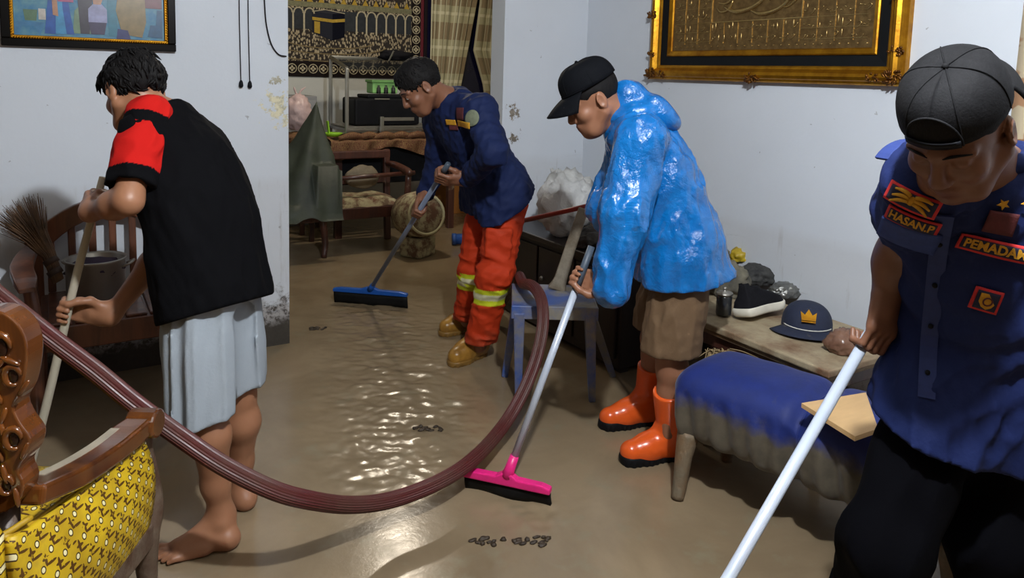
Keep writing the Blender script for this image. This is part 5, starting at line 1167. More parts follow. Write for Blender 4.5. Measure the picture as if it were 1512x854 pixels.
def badge(par, sdf, c, nrm, up, w_, h_, mat, name, lift=.004, rows=None, thick=.003, res=6, round_=False):
    """a patch laid on a garment: a small grid dropped on to the implicit surface"""
    nrm = unit(nrm); up = unit(np.asarray(up)-nrm*np.dot(up, nrm)); rt = np.cross(up, nrm)
    P = np.array([c+rt*(a-.5)*w_+up*(b-.5)*h_ for b in np.linspace(0, 1, res+1) for a in np.linspace(0, 1, 2*res+1)]); 
    if round_:
        Q2 = np.array([(2*a-1, 2*b-1) for b in np.linspace(0, 1, res+1) for a in np.linspace(0, 1, 2*res+1)]); k_ = np.maximum(np.abs(Q2).max(1), 1e-6)/np.maximum(np.linalg.norm(Q2, axis=1), 1e-6); Q2 = Q2*k_[:, None]; P = c+rt*(Q2[:, :1]*w_/2)+up*(Q2[:, 1:]*h_/2)
    P = drop(sdf, P, nrm, lift)
    nu = 2*res; g = G(); g.add(P, [(j*(nu+1)+i, j*(nu+1)+i+1, (j+1)*(nu+1)+i+1, (j+1)*(nu+1)+i) for j in range(res) for i in range(nu)]); o = g.obj(name, mat, par, True)
    so = o.modifiers.new('s', 'SOLIDIFY'); so.thickness = thick; so.offset = -1; return o
def unfolded(s):
    r = SDF(); r.ops = [o for o in s.ops if o[0] != 'd']; return r
def drop(sdf, P, nrm, lift):
    P = P+nrm*.10
    for _ in range(24):
        d = sdf.ev(P)-lift; P = P-nrm*np.clip(d, -.03, .03)[:, None]*.8
    return P
def lettering(par, sdf, txt, c, nrm, up, size, mat, lift=.008, width=None, bold=.0, name='lettering'):
    cu = bpy.data.curves.new(name, 'FONT'); cu.body = txt; cu.size = size; cu.align_x = 'CENTER'; cu.align_y = 'CENTER'; cu.offset = bold; cu.resolution_u = 3; cu.extrude = .0008
    ob = bpy.data.objects.new('tmp', cu); COL.objects.link(ob); dg = bpy.context.evaluated_depsgraph_get(); me = bpy.data.meshes.new_from_object(ob.evaluated_get(dg)); bpy.data.objects.remove(ob)
    V = np.zeros(len(me.vertices)*3); me.vertices.foreach_get('co', V); V = V.reshape(-1, 3)
    if width: V[:, 0] *= width/max(1e-6, V[:, 0].max()-V[:, 0].min())
    nrm = unit(nrm); up = unit(np.asarray(up)-nrm*np.dot(up, nrm)); rt = np.cross(up, nrm)
    P = c+V[:, :1]*rt+V[:, 1:2]*up; P = drop(sdf, P, nrm, lift)+nrm*V[:, 2:3]; me.vertices.foreach_set('co', P.astype(np.float32).ravel()); me.update()
    return link(name, me, mat, par)
# ------------------------------------------------------------------ shared garment pieces
def hair(par, c, R, sc=1., seed=1, h=.005, line=(.058, -.050), grow=(.083, .101, .094), spikes=(), amp=.004, ear=True, tufts=0, tlen=.03):
    s = SDF(); W = lambda *p: np.asarray(c)+R@(A(*p)*sc); s.ell(W(0, -.012, .034), A(*grow)*sc, R, .01)
    for a, b, r0 in spikes: s.cone(W(*a), W(*b), r0*sc, .004, .018)
    p0, p1 = W(0, .085, line[0]), W(0, -.09, line[1]); s.cut(p0, -np.cross(R[:, 0], unit(p1-p0))*(1 if np.dot(np.cross(R[:, 0], unit(p1-p0)), R[:, 2]) > 0 else -1), .012)
    if ear:
        for q in (-1, 1): s.ell(W(q*.085, .012, -.012), A(.030, .032, .038)*sc, R, .008, 's')
    s.fold(lambda P: amp*wave((P-c)@R, (70, 40, 30), seed), amp*1.6); o = shape(s, 'hair', h, M_hair, par)
    if tufts:                                        # loose locks that break the outline
        me = o.data; V = np.zeros(len(me.vertices)*3); me.vertices.foreach_get('co', V); V = V.reshape(-1, 3); L_ = (V-c)@R/sc; q = random.Random(seed); g = G(); gr = A(*grow)
        n_ = 0
        while n_ < tufts:
            i = q.randrange(len(V)); l = L_[i]; nn = unit((l-A(0, -.012, .034))/gr**2)
            if np.linalg.norm((l-A(0, -.012, .034))/gr) < .93: continue
            fl = A(l[0]*3+q.uniform(-.3, .3), (l[1]-.0)*5+q.uniform(-.2, .3), -.6+q.uniform(-.3, .3)); fl = unit(fl-nn*np.dot(fl, nn)); ln = q.uniform(.6, 1.3)*tlen
            p = l-nn*.004; P_ = [W(*p), W(*(p+fl*ln*.5+nn*tlen*.10)), W(*(p+fl*ln+nn*tlen*q.uniform(-.12, .10)))]
            g.tube(P_, [.0045, .0045, .0008], 5); n_ += 1
        g.obj('hair_locks', M_hair, o, True)['kind'] = 'stuff'
    return o
def cap_(par, c, R, mat, name='cap', back=False, sc=1., drop_=0., tilt=0., brim_len=.075, bw=1.):
    f = -1 if back else 1; W = lambda *p: np.asarray(c)+R@(A(*p)*sc)
    def dome(a, b):
        th = (a-.5)*2*math.pi; ph_ = b*math.pi/2; rr = math.cos(ph_)**.62; zz = math.sin(ph_)**.9; y = math.cos(th)
        return W(.087*rr*math.sin(th), -.010+.106*rr*y*f, .048+drop_+(.088+.008*(y*f > 0)*(1-b))*zz-(tilt*y*rr*.10))
    g = G(); g.grid(dome, 48, 14); o = g.obj(name, mat, par, True); so = o.modifiers.new('s', 'SOLIDIFY'); so.thickness = .003
    G().ball(W(0, -.010, .138+drop_), .006*sc).obj('top_button', mat, o, True)
    for k in range(6): G().tube([dome(k/6+.083, b)+R[:, 2]*.0008 for b in np.linspace(0, 1, 12)], .0014, 5).obj('panel_seam', mat, o, True)
    def brim(a, b):
        th = lerp(-1.12, 1.12, a)*bw; y0 = .106*math.cos(th); x0 = .087*math.sin(th); k = b*brim_len*(math.cos(th*1.15/bw*.9)**.6 if abs(th) < 1.3 else 0)
        return W(x0*(1+.10*b), -.010+f*(y0+k), .050+drop_-.030*b*(.5+b*.5)-.035*math.sin(th)**2*b-tilt*.1*math.cos(th)*f*0)
    g = G(); g.grid(brim, 24, 8); o2 = g.obj('brim', mat, o, True); so = o2.modifiers.new('s', 'SOLIDIFY'); so.thickness = .004
    if not back: G().tube([dome(.5+k/30, .03)+R@A(0, .001, 0) for k in range(-6, 7)], .0018, 5).obj('brim_seam', mat, o, True)
    o_dome[:] = [dome]; return o
o_dome = []
def boot(par, name, heel, toe, top, r_top, mat, sole_mat, h=.005, height=None, L=.275, wid=1., sole=.020):
    heel, toe = np.asarray(heel, float)*A(1, 1, 0), np.asarray(toe, float)*A(1, 1, 0); f = unit(toe-heel); l = np.cross(A(0, 0, 1), f); u = A(0, 0, 1); toe = heel+f*L
    ank = heel+f*.055+u*.10; s = SDF()
    s.cone(heel+f*.045+u*.045, heel+f*.16+u*.047, .043*wid, .041*wid, .03); s.cone(heel+f*.16+u*.047, toe-f*.052+u*.044, .044*wid, .043*wid, .03); s.cone(ank, heel+f*.15+u*.06, .05*wid, .038*wid, .05); s.cone(ank-u*.03, top, .050*wid, r_top, .04)
    s.cut(A(0, 0, sole*.6), (0, 0, -1)); s.cut(top-u*.005, unit(np.asarray(top)-ank), .006); s.cone(lerp(ank, np.asarray(top), .85), np.asarray(top)+unit(np.asarray(top)-ank)*.03, r_top*.6, r_top-.006, .004, 's')
    s.fold(lambda P: .0022*ridge(P, (8, 8, 55), 3)*np.exp(-((P[:, 2]-.11)/.05)**2), .003)
    o = shape(s, name, h, mat, par)
    b = SDF(); b.cone(heel+f*.045+u*.02, heel+f*.16+u*.02, .044*wid, .043*wid, .02); b.cone(heel+f*.16+u*.02, toe-f*.052+u*.02, .049*wid, .047*wid, .02); b.cut(A(0, 0, sole+.008), (0, 0, 1), .003); b.cut(A(0, 0, -.004), (0, 0, -1), .003)
    b.fold(lambda P: .0018*np.sign(np.sin((P@f)*260))*(P[:, 2] < sole*.75), .003)
    shape(b, 'sole', h, sole_mat, o); return o
def body_mesh(s, par, h, mat, tints=()):
    V, Q_ = s.mesh(h); C = np.ones((len(V), 3))
    for t_ in tints: C = t_(V, C)
    return mesh_np('body', V, Q_, mat, par, C)
TR = lambda V, c: np.tile(np.array(c, float), (len(V), 1))

# ================================================================== boy with the stick
T = thing('person', onz(330, 800), 'barefoot person in a black shirt with red sleeves and grey shorts, working with a stick', 'person')
fwd = cdir(-.82, .57); lat = cdir(.57, .82)
hip, c7 = at(312, 400, 2.17), at(243, 168, 2.30); shL, elL = at(211, 196, 2.15), at(189, 297, 2.02); shR, elR = at(285, 212, 2.42), at(258, 350, 2.37)
hL, kL, aL = at(290, 410, 2.13), at(297, 592, 2.08), at(327, 765, 2.12); hR, kR, aR = at(336, 402, 2.25), at(350, 580, 2.26), at(357, 722, 2.325)
hc = at(199, 133, 2.30); HR = frame(cdir(-.75, .50, -.42), cdir(-.30, .25, .92)); saxis = unit(ST1-ST0)
SK_B = skin('boy_skin', srgb(154, 108, 80))
s = SDF(); W = head(s, hc, HR, .99); s.cone(c7-A(0, 0, .03), hc+HR@A(0, -.02, -.05), .056, .052, .03); torso(s, hip, c7, lat, .92)
s.cone(c7-A(0, 0, .03), shL, .05, .05, .05); s.cone(c7-A(0, 0, .03), shR, .05, .05, .05)
gl = lerp(ST0, ST1, .93); wL = grip(s, gl, saxis, cdir(-.5, .7, .15), 'L', .0115, .95); limb(s, [shL, lerp(shL, elL, .5), elL], [.047, .043, .036]); limb(s, [elL, lerp(elL, wL, .35), wL], [.036, .038, .025])
ug = at(112, 468, 2.185); tt_ = np.clip(np.dot(ug-ST0, saxis)/np.linalg.norm(ST1-ST0), 0, 1); gr = ST0+(ST1-ST0)*tt_
wR = grip(s, gr, saxis, cdir(-.9, -.15, -.1), 'R', .0125, .98); limb(s, [shR, lerp(shR, elR, .5), elR], [.047, .044, .037]); limb(s, [elR, lerp(elR, wR, .35), wR], [.037, .040, .025])
for h_, k_, a_ in ((hL, kL, aL), (hR, kR, aR)):
    back = unit(-fwd); limb(s, [h_, lerp(h_, k_, .5), k_], [.085, .072, .055], .04); limb(s, [k_, lerp(k_, a_, .28)+back*.016, lerp(k_, a_, .7), a_+A(0, 0, .01)], [.052, .055, .038, .034], .03)
bare_foot(s, onz(350, 806), onz(236, 826), aL, 1., -1); bare_foot(s, onz(366, 756), onz(340, 712), aR, 1., 1)
bo_ = body_mesh(s, T, .0045, SK_B, [head_tint(W)]); BOY_S = s
hair(T, hc, HR, 1.0, 3, .005, (.050, -.072), (.085, .103, .090), [((.03, .07, .075), (.04, .125, .055), .022), ((-.01, .08, .08), (-.015, .13, .065), .022), ((-.045, .06, .07), (-.06, .115, .04), .02), ((0, .02, .10), (.01, .05, .110), .03), ((.0, -.09, .05), (.0, -.112, .0), .02), ((.05, .075, .07), (.06, .12, .035), .015)], .006, True, 420, .032)
# shirt
M_bs = attr_mat('boy_shirt_cloth', .9, .25, 90, .3, .10)
s = SDF(); w_ = unit(c7-hip); hem = hip-w_*.125+fwd*.02; s.loft(hem-w_*.04, c7+w_*.015, lat, [(0, .176, .126, 0, .012), (.15, .178, .130, 0, .0), (.4, .175, .130, 0, -.034), (.65, .170, .120, 0, -.040), (.82, .152, .102, 0, -.028), (.93, .105, .085, 0, -.01), (1, .075, .072, 0, .0)], .03, end=.012)
s.cone(c7-A(0, 0, .045), shL+A(0, 0, .0), .062, .062, .05); s.cone(c7-A(0, 0, .045), shR, .062, .062, .05)
s.fold(lambda P: .0055*ridge(P, (22, 22, 8), 5)+.003*ridge(P, (44, 44, 16), 6), .010); s.cut(hem, -w_+A(0, 0, -.25), .006); s.cone(c7+w_*.0, c7+w_*.08, .056, .060, .006, 's')
shape(s, 'shirt', .0065, M_bs, T, lambda V: TR(V, srgb(7, 7, 10)))
def sleeve(sh, el, nm, ins):
    d_ = unit(el-sh); L_ = np.linalg.norm(el-sh); st = sh-d_*.03+ins; en = lerp(sh, el, .80)
    q = SDF(); q.cone(st, lerp(st, en, .5), .064, .067, .02); q.cone(lerp(st, en, .5), en+d_*.05, .067, .066, .02); q.cut(en, d_, .006); q.cone(en-d_*.02, en+d_*.08, .05, .060, .004, 's')
    q.fold(lambda P: .0045*ridge(P, (34, 34, 24), 8), .006); a0 = (st@d_)
    def colf(V):
        t_ = (V@d_-(st@d_-.064))/((en-st)@d_+.064); C = TR(V, srgb(186, 28, 24)); C[((t_ > .27) & (t_ < .40)) | (t_ > .865)] = srgb(7, 7, 10); return C
    return shape(q, nm, .0045, M_bs, T, colf)
sleeve(shL, elL, 'sleeve', (c7-shL)*.22+A(0, 0, .012)); sleeve(shR, elR, 'sleeve', fwd*.05-A(0, 0, .03))
# shorts
M_sh = attr_mat('grey_jersey', .9, .3, 120, .15); s = SDF(); Rr = torso(SDF(), hip, c7, lat); s.ell(hip-A(0, 0, .03), A(.140, .105, .10), Rr, .04)
for h_, k_, ly in ((hL, kL, 0), (hR, kR, 0)):
    e_ = lerp(h_, k_, 1.2); s.loft(e_, h_, lat, [(0, .082, .080, 0, .0), (.5, .088, .090, 0, 0), (1, .075, .08, 0, 0)], .035, end=.006)
s.fold(lambda P: .008+.011*ridge(P, (34, 34, 2.5), 12)+.002*wave(P, (40, 40, 20), 13), .022); s.cut(lerp(hL, kL, 1.12), A(0, 0, -1)+lat*.12, .006); s.cut(hem+w_*.03, w_, .01); shape(s, 'shorts', .0065, M_sh, T, lambda V: TR(V, srgb(150, 158, 166)))

# ================================================================== man in orange trousers with the blue squeegee
T = thing('person', onz(690, 530), 'person in a navy uniform shirt and orange trousers bending over the blue squeegee', 'person')
fwd = cdir(-.92, -.38); lat = cdir(-.38, .92)
hip, c7 = at(738, 288, 3.70), at(668, 145, 3.50); shL, elL = at(708, 165, 3.36), at(728, 226, 3.22); shR, elR = at(650, 178, 3.66), at(648, 240, 3.74)
hL, kL, aL = at(750, 292, 3.62), at(731, 405, 3.52), at(708, 510, 3.60); hR, kR, aR = at(718, 300, 3.80), at(702, 395, 3.80), at(690, 474, 3.95)
hc = at(621, 127, 3.42); HR = frame(cdir(-.72, -.22, -.62), cdir(-.52, -.2, .80)); bmid = (bl_+br_)/2; paxis = unit(BLUE_TOP-bmid-A(0, 0, .1))
SK_F = skin('fireman_skin', srgb(130, 88, 66))
s = SDF(); W = head(s, hc, HR, 1.02); s.cone(c7-A(0, 0, .02), hc+HR@A(0, -.025, -.05), .060, .056, .03); torso(s, hip, c7, lat, 1.02)
s.cone(c7-A(0, 0, .03), shL, .055, .055, .05); s.cone(c7-A(0, 0, .03), shR, .055, .055, .05)
wL = grip(s, BLUE_TOP-paxis*.0, paxis, cdir(-.8, .1, -.35), 'L', .0125, 1.02); limb(s, [shL, lerp(shL, elL, .5), elL], [.05, .047, .040]); limb(s, [elL, lerp(elL, wL, .35), wL], [.040, .042, .028])
gp = bmid+A(0, 0, .1)+paxis*np.dot(at(630, 306, 3.72)-bmid-A(0, 0, .1), paxis)
wR = grip(s, gp, paxis, cdir(-.5, -.1, -.75), 'R', .0125, 1.02); limb(s, [shR, lerp(shR, elR, .5), elR], [.05, .047, .040]); limb(s, [elR, lerp(elR, wR, .35), wR], [.040, .042, .028])
for h_, k_, a_ in ((hL, kL, aL), (hR, kR, aR)): limb(s, [h_, lerp(h_, k_, .5), k_], [.085, .072, .055], .04); limb(s, [k_, lerp(k_, a_, .3)-fwd*.01, a_], [.052, .055, .038], .03)
body_mesh(s, T, .0055, SK_F, [head_tint(W)]); brows(hc, HR, T, 1.02); eyes(hc, HR, T, 1.02)
hair(T, hc, HR, 1.02, 5, .006, (.046, -.088), (.082, .101, .097), [((.0, .06, .08), (.0, .088, .075), .03)], .003, True, 380, .018)
M_nv = attr_mat('navy_drill', .75, .25, 140, .25)
NAVY = srgb(20, 33, 72)
s = SDF(); w_ = unit(c7-hip); hem = hip-w_*.01; s.loft(hip-w_*.14, c7+w_*.02, lat, [(0, .205, .185, 0, 0.), (.2, .198, .172, 0, 0), (.45, .180, .145, 0, 0), (.68, .195, .145, 0, -.005), (.84, .182, .125, 0, 0), (.94, .11, .09, 0, 0), (1, .078, .075, 0, .0)], .03, end=.012)
s.cone(c7-A(0, 0, .04), shL, .070, .074, .05); s.cone(c7-A(0, 0, .04), shR, .070, .074, .05)
for sh, el, wr, e in ((shL, elL, wL, .92), (shR, elR, wR, .98)):
    s.cone(sh, el, .074, .064, .04); cuf = lerp(el, wr, e); s.cone(el, cuf, .060, .046, .03)
s.cone(hL+w_*.05, lerp(hL, kL, .45), .128, .125, .05); s.cone(hR+w_*.05, lerp(hR, kR, .45), .122, .118, .05)
s.fold(lambda P: .006*ridge(P, (26, 26, 18), 21)+.003*ridge(P, (50, 50, 36), 22), .011); s.cut(hem, -w_, .006)
SH_F = unfolded(s); o = shape(s, 'uniform_shirt', .0065, M_nv, T, lambda V: TR(V, NAVY))
q = SDF(); cc_ = c7+w_*.022; R7 = frame(fwd, w_); [q.cone(cc_+R7@A(.062*math.cos(a), .06*math.sin(a)+.006, .0+.012*math.sin(a)*-1), cc_+R7@A(.062*math.cos(a+.5), .06*math.sin(a+.5)+.006, .012*math.sin(a+.5)*-1), .019, .019, .006) for a in np.arange(1.9, 7.4, .5)]; shape(q, 'collar', .005, M_nv, o, lambda V: TR(V, NAVY))
M_patch_y = plain('yellow_embroidery', srgb(206, 150, 30), .8, .25, 60, .3); M_patch_m = plain('maroon_embroidery', srgb(92, 36, 40), .8, .3, 60, .3); M_patch_g = plain('grey_green_embroidery', srgb(120, 126, 104), .8, .3, 60, .3); M_patch_r = plain('red_embroidery', srgb(206, 44, 44), .8, .2, 60, .3)
vw = cdir(0, -1)
badge(T, SH_F, at(673, 188, 3.2), cdir(-.25, -1, -.05), (0, 0, 1), .085, .028, M_patch_y, 'chest_patch', .010); badge(T, SH_F, at(666, 166, 3.2), cdir(-.25, -1, .1), (0, 0, 1), .045, .055, M_patch_m, 'chest_patch', .009)
badge(T, SH_F, at(700, 164, 3.1), cdir(.1, -1, .25), (0, 0, 1), .06, .075, M_patch_g, 'shoulder_emblem', .009, round_=True); badge(T, SH_F, at(634, 186, 3.3), cdir(-.7, -.7, -.1), (0, 0, 1), .06, .025, M_patch_y, 'chest_patch', .010); badge(T, SH_F, at(638, 197, 3.3), cdir(-.7, -.7, -.2), (0, 0, 1), .05, .03, M_patch_m, 'chest_patch', .009)
# trousers
M_or = attr_mat('orange_drill', .7, .3, 120, .25); s = SDF(); Rr = torso(SDF(), hip, c7, lat); s.ell(hip-A(0, 0, .02), A(.160, .125, .11), Rr, .04)
ORG = np.array(srgb(184, 54, 20))
for h_, k_, a_ in ((hL, kL, aL), (hR, kR, aR)):
    s.cone(lerp(h_, k_, .12), k_, .098, .082, .05); s.cone(k_, lerp(k_, a_, .92), .082, .072, .04)
s.box(lerp(hL, kL, .55)+cdir(-.1, -1)*.085, A(.062, .012, .075), np.stack((cdir(1, 0), cdir(0, 1), A(0, 0, 1)), 1), .008, .012)
s.fold(lambda P: (.010*ridge(P, (16, 16, 48), 31)*(.35+.65*np.exp(-((P[:, 2]-.47)/.16)**2)+.8*np.exp(-((P[:, 2]-.14)/.07)**2))+.003*ridge(P, (40, 40, 30), 32)), .018); s.cut(lerp(kL, aL, .94)*A(0, 0, 1), (0, 0, -1), .005)
def or_col(V):
    C = np.tile(ORG, (len(V), 1)); z = V[:, 2]-.02*((V-kR)@lat > -.1)*0
    dep = (V-at(712, 400, 3.67))@cdir(0, 1); z0 = np.where(dep > .08, .315, .335)
    b_ = (z > z0) & (z < z0+.082); C[b_] = srgb(196, 206, 40); b_ = (z > z0+.026) & (z < z0+.058); C[b_] = srgb(206, 204, 170)
    m_ = np.clip(wave(V, (20, 20, 55), 35)*1.2-.2, 0, 1)*np.exp(-(np.linalg.norm(V-at(748, 322, 3.55), axis=1)/.09)**2); C = C*(1-m_[:, None]*.75)+np.array(srgb(110, 96, 80))*m_[:, None]*.75
    lo = np.clip((.20-z)/.1+.4*wave(V, (25, 25, 25), 36), 0, 1)[:, None]*.45; return C*(1-lo)+np.array(srgb(110, 78, 56))*lo
shape(s, 'orange_trousers', .0065, M_or, T, or_col)
M_tanb = plain('tan_boot', srgb(168, 122, 48), .3, .3, 18, .2, 0., srgb(120, 84, 34)); M_tans = plain('tan_sole', srgb(130, 96, 44), .4, .2, 20)
boot(T, 'work_boot', onz(716, 522), onz(668, 541), lerp(kL, aL, .80), .055, M_tanb, M_tans, .006, L=.265); boot(T, 'work_boot', onz(706, 484), onz(652, 496), lerp(kR, aR, .80), .055, M_tanb, M_tans, .006, L=.265)
G().tube([wR+unit(elR-wR)*.01+frame(elR-wR, A(0, 0, 1))@A(.033*math.cos(a), 0, .033*math.sin(a)) for a in np.linspace(0, 6.28, 20)], .004, 8).obj('wristband', M_white, T, True)

# ================================================================== man in the blue raincoat
T = thing('person', onz(960, 670), 'person in a glossy blue raincoat, black cap and orange boots holding the pink squeegee', 'person')
fwd = cdir(-.99, -.12); lat = cdir(-.12, .99)
hip, c7 = at(1003, 362, 2.80), at(930, 172, 2.72); shL, elL = at(948, 208, 2.55), at(922, 316, 2.49); shR, elR = at(935, 205, 2.90), at(900, 310, 2.83)
hL, kL, aL = at(1010, 370, 2.70), at(990, 515, 2.66), at(986, 640, 2.67); hR, kR, aR = at(1000, 365, 2.90), at(968, 500, 2.94), at(956, 596, 2.97)
hc = at(876, 146, 2.70); HR = frame(cdir(-.84, -.10, -.52), cdir(-.48, -.05, .86)); pm = (PINK['l']+PINK['r'])/2+A(0, 0, .08); paxis = unit(PINK['top']-pm)
SK_R = skin('raincoat_man_skin', srgb(144, 100, 76))
s = SDF(); W = head(s, hc, HR, 1.02); s.cone(c7-A(0, 0, .02), hc+HR@A(0, -.03, -.055), .062, .056, .03); s.ell(hc+HR@A(0, .045, -.085), A(.045, .04, .04), HR, .03); torso(s, hip, c7, lat, 1.02)
s.cone(c7-A(0, 0, .03), shL, .055, .055, .05); s.cone(c7-A(0, 0, .03), shR, .055, .055, .05)
wL = grip(s, PINK['top']+paxis*.045, -paxis, cdir(-.45, .05, -.7), 'L', .0135, .98); limb(s, [shL, lerp(shL, elL, .5), elL], [.05, .047, .040]); limb(s, [elL, lerp(elL, wL, .35), wL], [.040, .042, .027])
wR = grip(s, at(915, 372, 2.80), cdir(0, 1), cdir(-.4, 0, -.9), 'R', .0135, .98); limb(s, [shR, lerp(shR, elR, .5), elR], [.05, .047, .040]); limb(s, [elR, lerp(elR, wR, .35), wR], [.040, .042, .027])
for h_, k_, a_ in ((hL, kL, aL), (hR, kR, aR)): limb(s, [h_, lerp(h_, k_, .5), k_], [.088, .075, .058], .04); limb(s, [k_, lerp(k_, a_, .25)-fwd*.010, lerp(k_, a_, .5), a_], [.055, .056, .040, .028], .03)
body_mesh(s, T, .005, SK_R, [head_tint(W)]); brows(hc, HR, T, 1.02); eyes(hc, HR, T, 1.02)
hair(T, hc, HR, 1.02, 7, .006, (.040, -.058), (.078, .097, .088), [], .0015)
M_cap = plain('black_cap_cloth', srgb(11, 13, 18), .8, .25, 60, .3)
cap_(T, hc, HR, M_cap, sc=1.03, drop_=.004, brim_len=.082)
m = N('blue_raincoat_film'); n1 = m.noise(7, 6, .65, None, .8); n2 = m.noise(22, 5, .6, None, .5)
M_rc = m.out(m.mix(m.ramp(n1, (.35, 0.), (.7, 1.)), srgb(8, 112, 188), srgb(5, 90, 160)), .24, 0., m.bump(m.math('ADD', m.math('MULTIPLY', m.math('ABSOLUTE', m.math('SUBTRACT', n1, .5)), 1.6), m.math('MULTIPLY', m.math('ABSOLUTE', m.math('SUBTRACT', n2, .5)), .8)), .45, .02), .6, Coat_Weight=.5, Coat_Roughness=.12)
s = SDF(); w_ = unit(c7-hip); hem = hip-w_*.13; s.loft(hem-w_*.05, c7+w_*.01, lat, [(0, .232, .195, 0, .038), (.15, .225, .188, 0, .030), (.4, .205, .165, 0, .008), (.65, .195, .145, 0, -.015), (.82, .175, .125, 0, -.01), (.93, .125, .10, 0, 0), (1, .09, .085, 0, .0)], .03, end=.015)
s.cone(c7-A(0, 0, .055), shL, .07, .078, .05); s.cone(c7-A(0, 0, .055), shR, .07, .078, .05)
for sh, el, wr, e in ((shL, elL, wL, .97), (shR, elR, wR, .95)):
    s.cone(sh, el, .088, .080, .04); s.cone(el, lerp(el, wr, e), .080, .060, .03)
s.cone(hL+w_*.05, lerp(hL, kL, .5), .135, .135, .05); s.cone(hR+w_*.05, lerp(hR, kR, .5), .13, .13, .05)
s.fold(lambda P: .009*ridge(P, (17, 17, 10), 41)+.004*ridge(P, (36, 36, 24), 42)+.0012*ridge(P, (80, 80, 60), 43), .016); s.cut(at(1003, 402, 2.80), -(A(0, 0, .8)+w_*.25), .006)
o = shape(s, 'raincoat', .0065, M_rc, T)
# hood lying on the back
q = SDF(); R7 = frame(fwd, A(0, 0, 1)); ctr = c7+R7@A(0, .0, .03)
pts_ = [ctr+R7@A(.085*math.sin(a), .075*math.cos(a)-.01, -.030*math.cos(a)-.01) for a in np.linspace(-2.6, 2.6, 13)]
for i in range(12): q.cone(pts_[i], pts_[i+1], .030, .030, .02)
q.ell(c7+R7@A(0, -.10, .012), A(.112, .092, .050), R7@np.array(Matrix.Rotation(.55, 3, 'X')), .04); q.ell(c7+R7@A(0, -.045, .035), A(.085, .060, .028), R7, .03)
q.cone(c7+R7@A(0, -.02, -.02), c7+R7@A(0, .012, .062), .088, .070, .03)
q.fold(lambda P: .007*ridge(P, (16, 16, 16), 45)+.003*wave(P, (40, 40, 40), 46), .012); shape(q, 'hood', .006, M_rc, o)
M_sb = attr_mat('brown_shorts_cloth', .85, .3, 120, .25); s = SDF(); Rr = torso(SDF(), hip, c7, lat); s.ell(hip-A(0, 0, .03), A(.155, .125, .11), Rr, .04)
for h_, k_ in ((hL, kL), (hR, kR)): s.loft(lerp(h_, k_, 1.10), h_, lat, [(0, .095, .105, 0, 0), (.5, .102, .108, 0, 0), (1, .085, .09, 0, 0)], .035, end=.006)
s.fold(lambda P: .007*ridge(P, (22, 22, 8), 51)+.003*ridge(P, (44, 44, 30), 52), .011); s.cut(lerp(hL, kL, 1.03), (0, 0, -1), .006); shape(s, 'shorts', .0065, M_sb, T, lambda V: TR(V, srgb(104, 82, 60)))
M_ob = plain('orange_rubber', srgb(226, 92, 34), .25, .15, 12, .1, 0., None); M_bk = plain('black_sole', srgb(24, 24, 26), .5, .3, 20, .2)
boot(T, 'rubber_boot', onz(1008, 672), onz(914, 686), lerp(aL, kL, .52)+fwd*.0, .062, M_ob, M_bk, .005, L=.275, sole=.03); boot(T, 'rubber_boot', onz(970, 622), onz(894, 632), lerp(aR, kR, .60), .060, M_ob, M_bk, .005, L=.275, sole=.03)

# ================================================================== man in the backward cap at the right
T = thing('person', A(1.72, .84, 0), 'person in a navy short-sleeved uniform shirt and backward cap in the right foreground', 'person')
fwd = cdir(-.55, -.83); lat = cdir(-.83, .55)
hip, c7 = at(1452, 590, 1.62), at(1462, 245, 1.45); shR, elR = at(1362, 272, 1.43), at(1326, 372, 1.60); shL, elL = at(1552, 302, 1.56), at(1580, 480, 1.48)
hR, kR, aR = at(1385, 610, 1.58), at(1305, 808, 1.50), A(1.66, .98, .16); hL, kL, aL = at(1485, 600, 1.64), at(1462, 800, 1.55), A(1.80, .70, .09)
hc = at(1412, 188, 1.30); HR = frame(cdir(-.55, -.46, -.70), cdir(-.42, -.40, .78)); paxis = unit(RP0-RP1)
SK_D = skin('right_man_skin', srgb(120, 82, 62))
s = SDF(); W = head(s, hc, HR, .99); s.cone(c7-A(0, 0, .02), hc+HR@A(0, -.025, -.055), .062, .057, .03); torso(s, hip, c7, lat, 1.05)
s.cone(c7-A(0, 0, .03), shR, .055, .055, .05); s.cone(c7-A(0, 0, .03), shL, .055, .055, .05)
wR = grip(s, RP0+paxis*.012, paxis, cdir(-.25, -.30, -.9), 'R', .013, 1.0, free=True); limb(s, [shR, lerp(shR, elR, .5), elR], [.05, .046, .039]); limb(s, [elR, lerp(elR, wR, .4), wR], [.039, .040, .027])
wl = elL+cdir(-.1, -.35, -.8)*.25; limb(s, [shL, lerp(shL, elL, .5), elL], [.05, .046, .039]); limb(s, [elL, lerp(elL, wl, .4), wl], [.039, .040, .027]); grip(s, wl+cdir(-.1, -.35, -.8)*.11, cdir(-1, 0, .0), cdir(-.1, -.35, -.8), 'L', .02, 1., (25, 35, 25))
for h_, k_, a_ in ((hR, kR, aR), (hL, kL, aL)): limb(s, [h_, lerp(h_, k_, .5), k_], [.085, .074, .058], .04); limb(s, [k_, lerp(k_, a_, .3), a_], [.055, .056, .038], .03)
body_mesh(s, T, .0045, SK_D, [head_tint(W)]); brows(hc, HR, T, .99)
hair(T, hc, HR, .99, 9, .006, (.052, -.058), (.078, .097, .088), [], .0015)
M_cap2 = plain('charcoal_cap_cloth', srgb(30, 30, 32), .75, .3, 60, .3)
co_ = cap_(T, hc, HR, M_cap2, back=True, sc=.985, drop_=.0, brim_len=.05, tilt=0.)
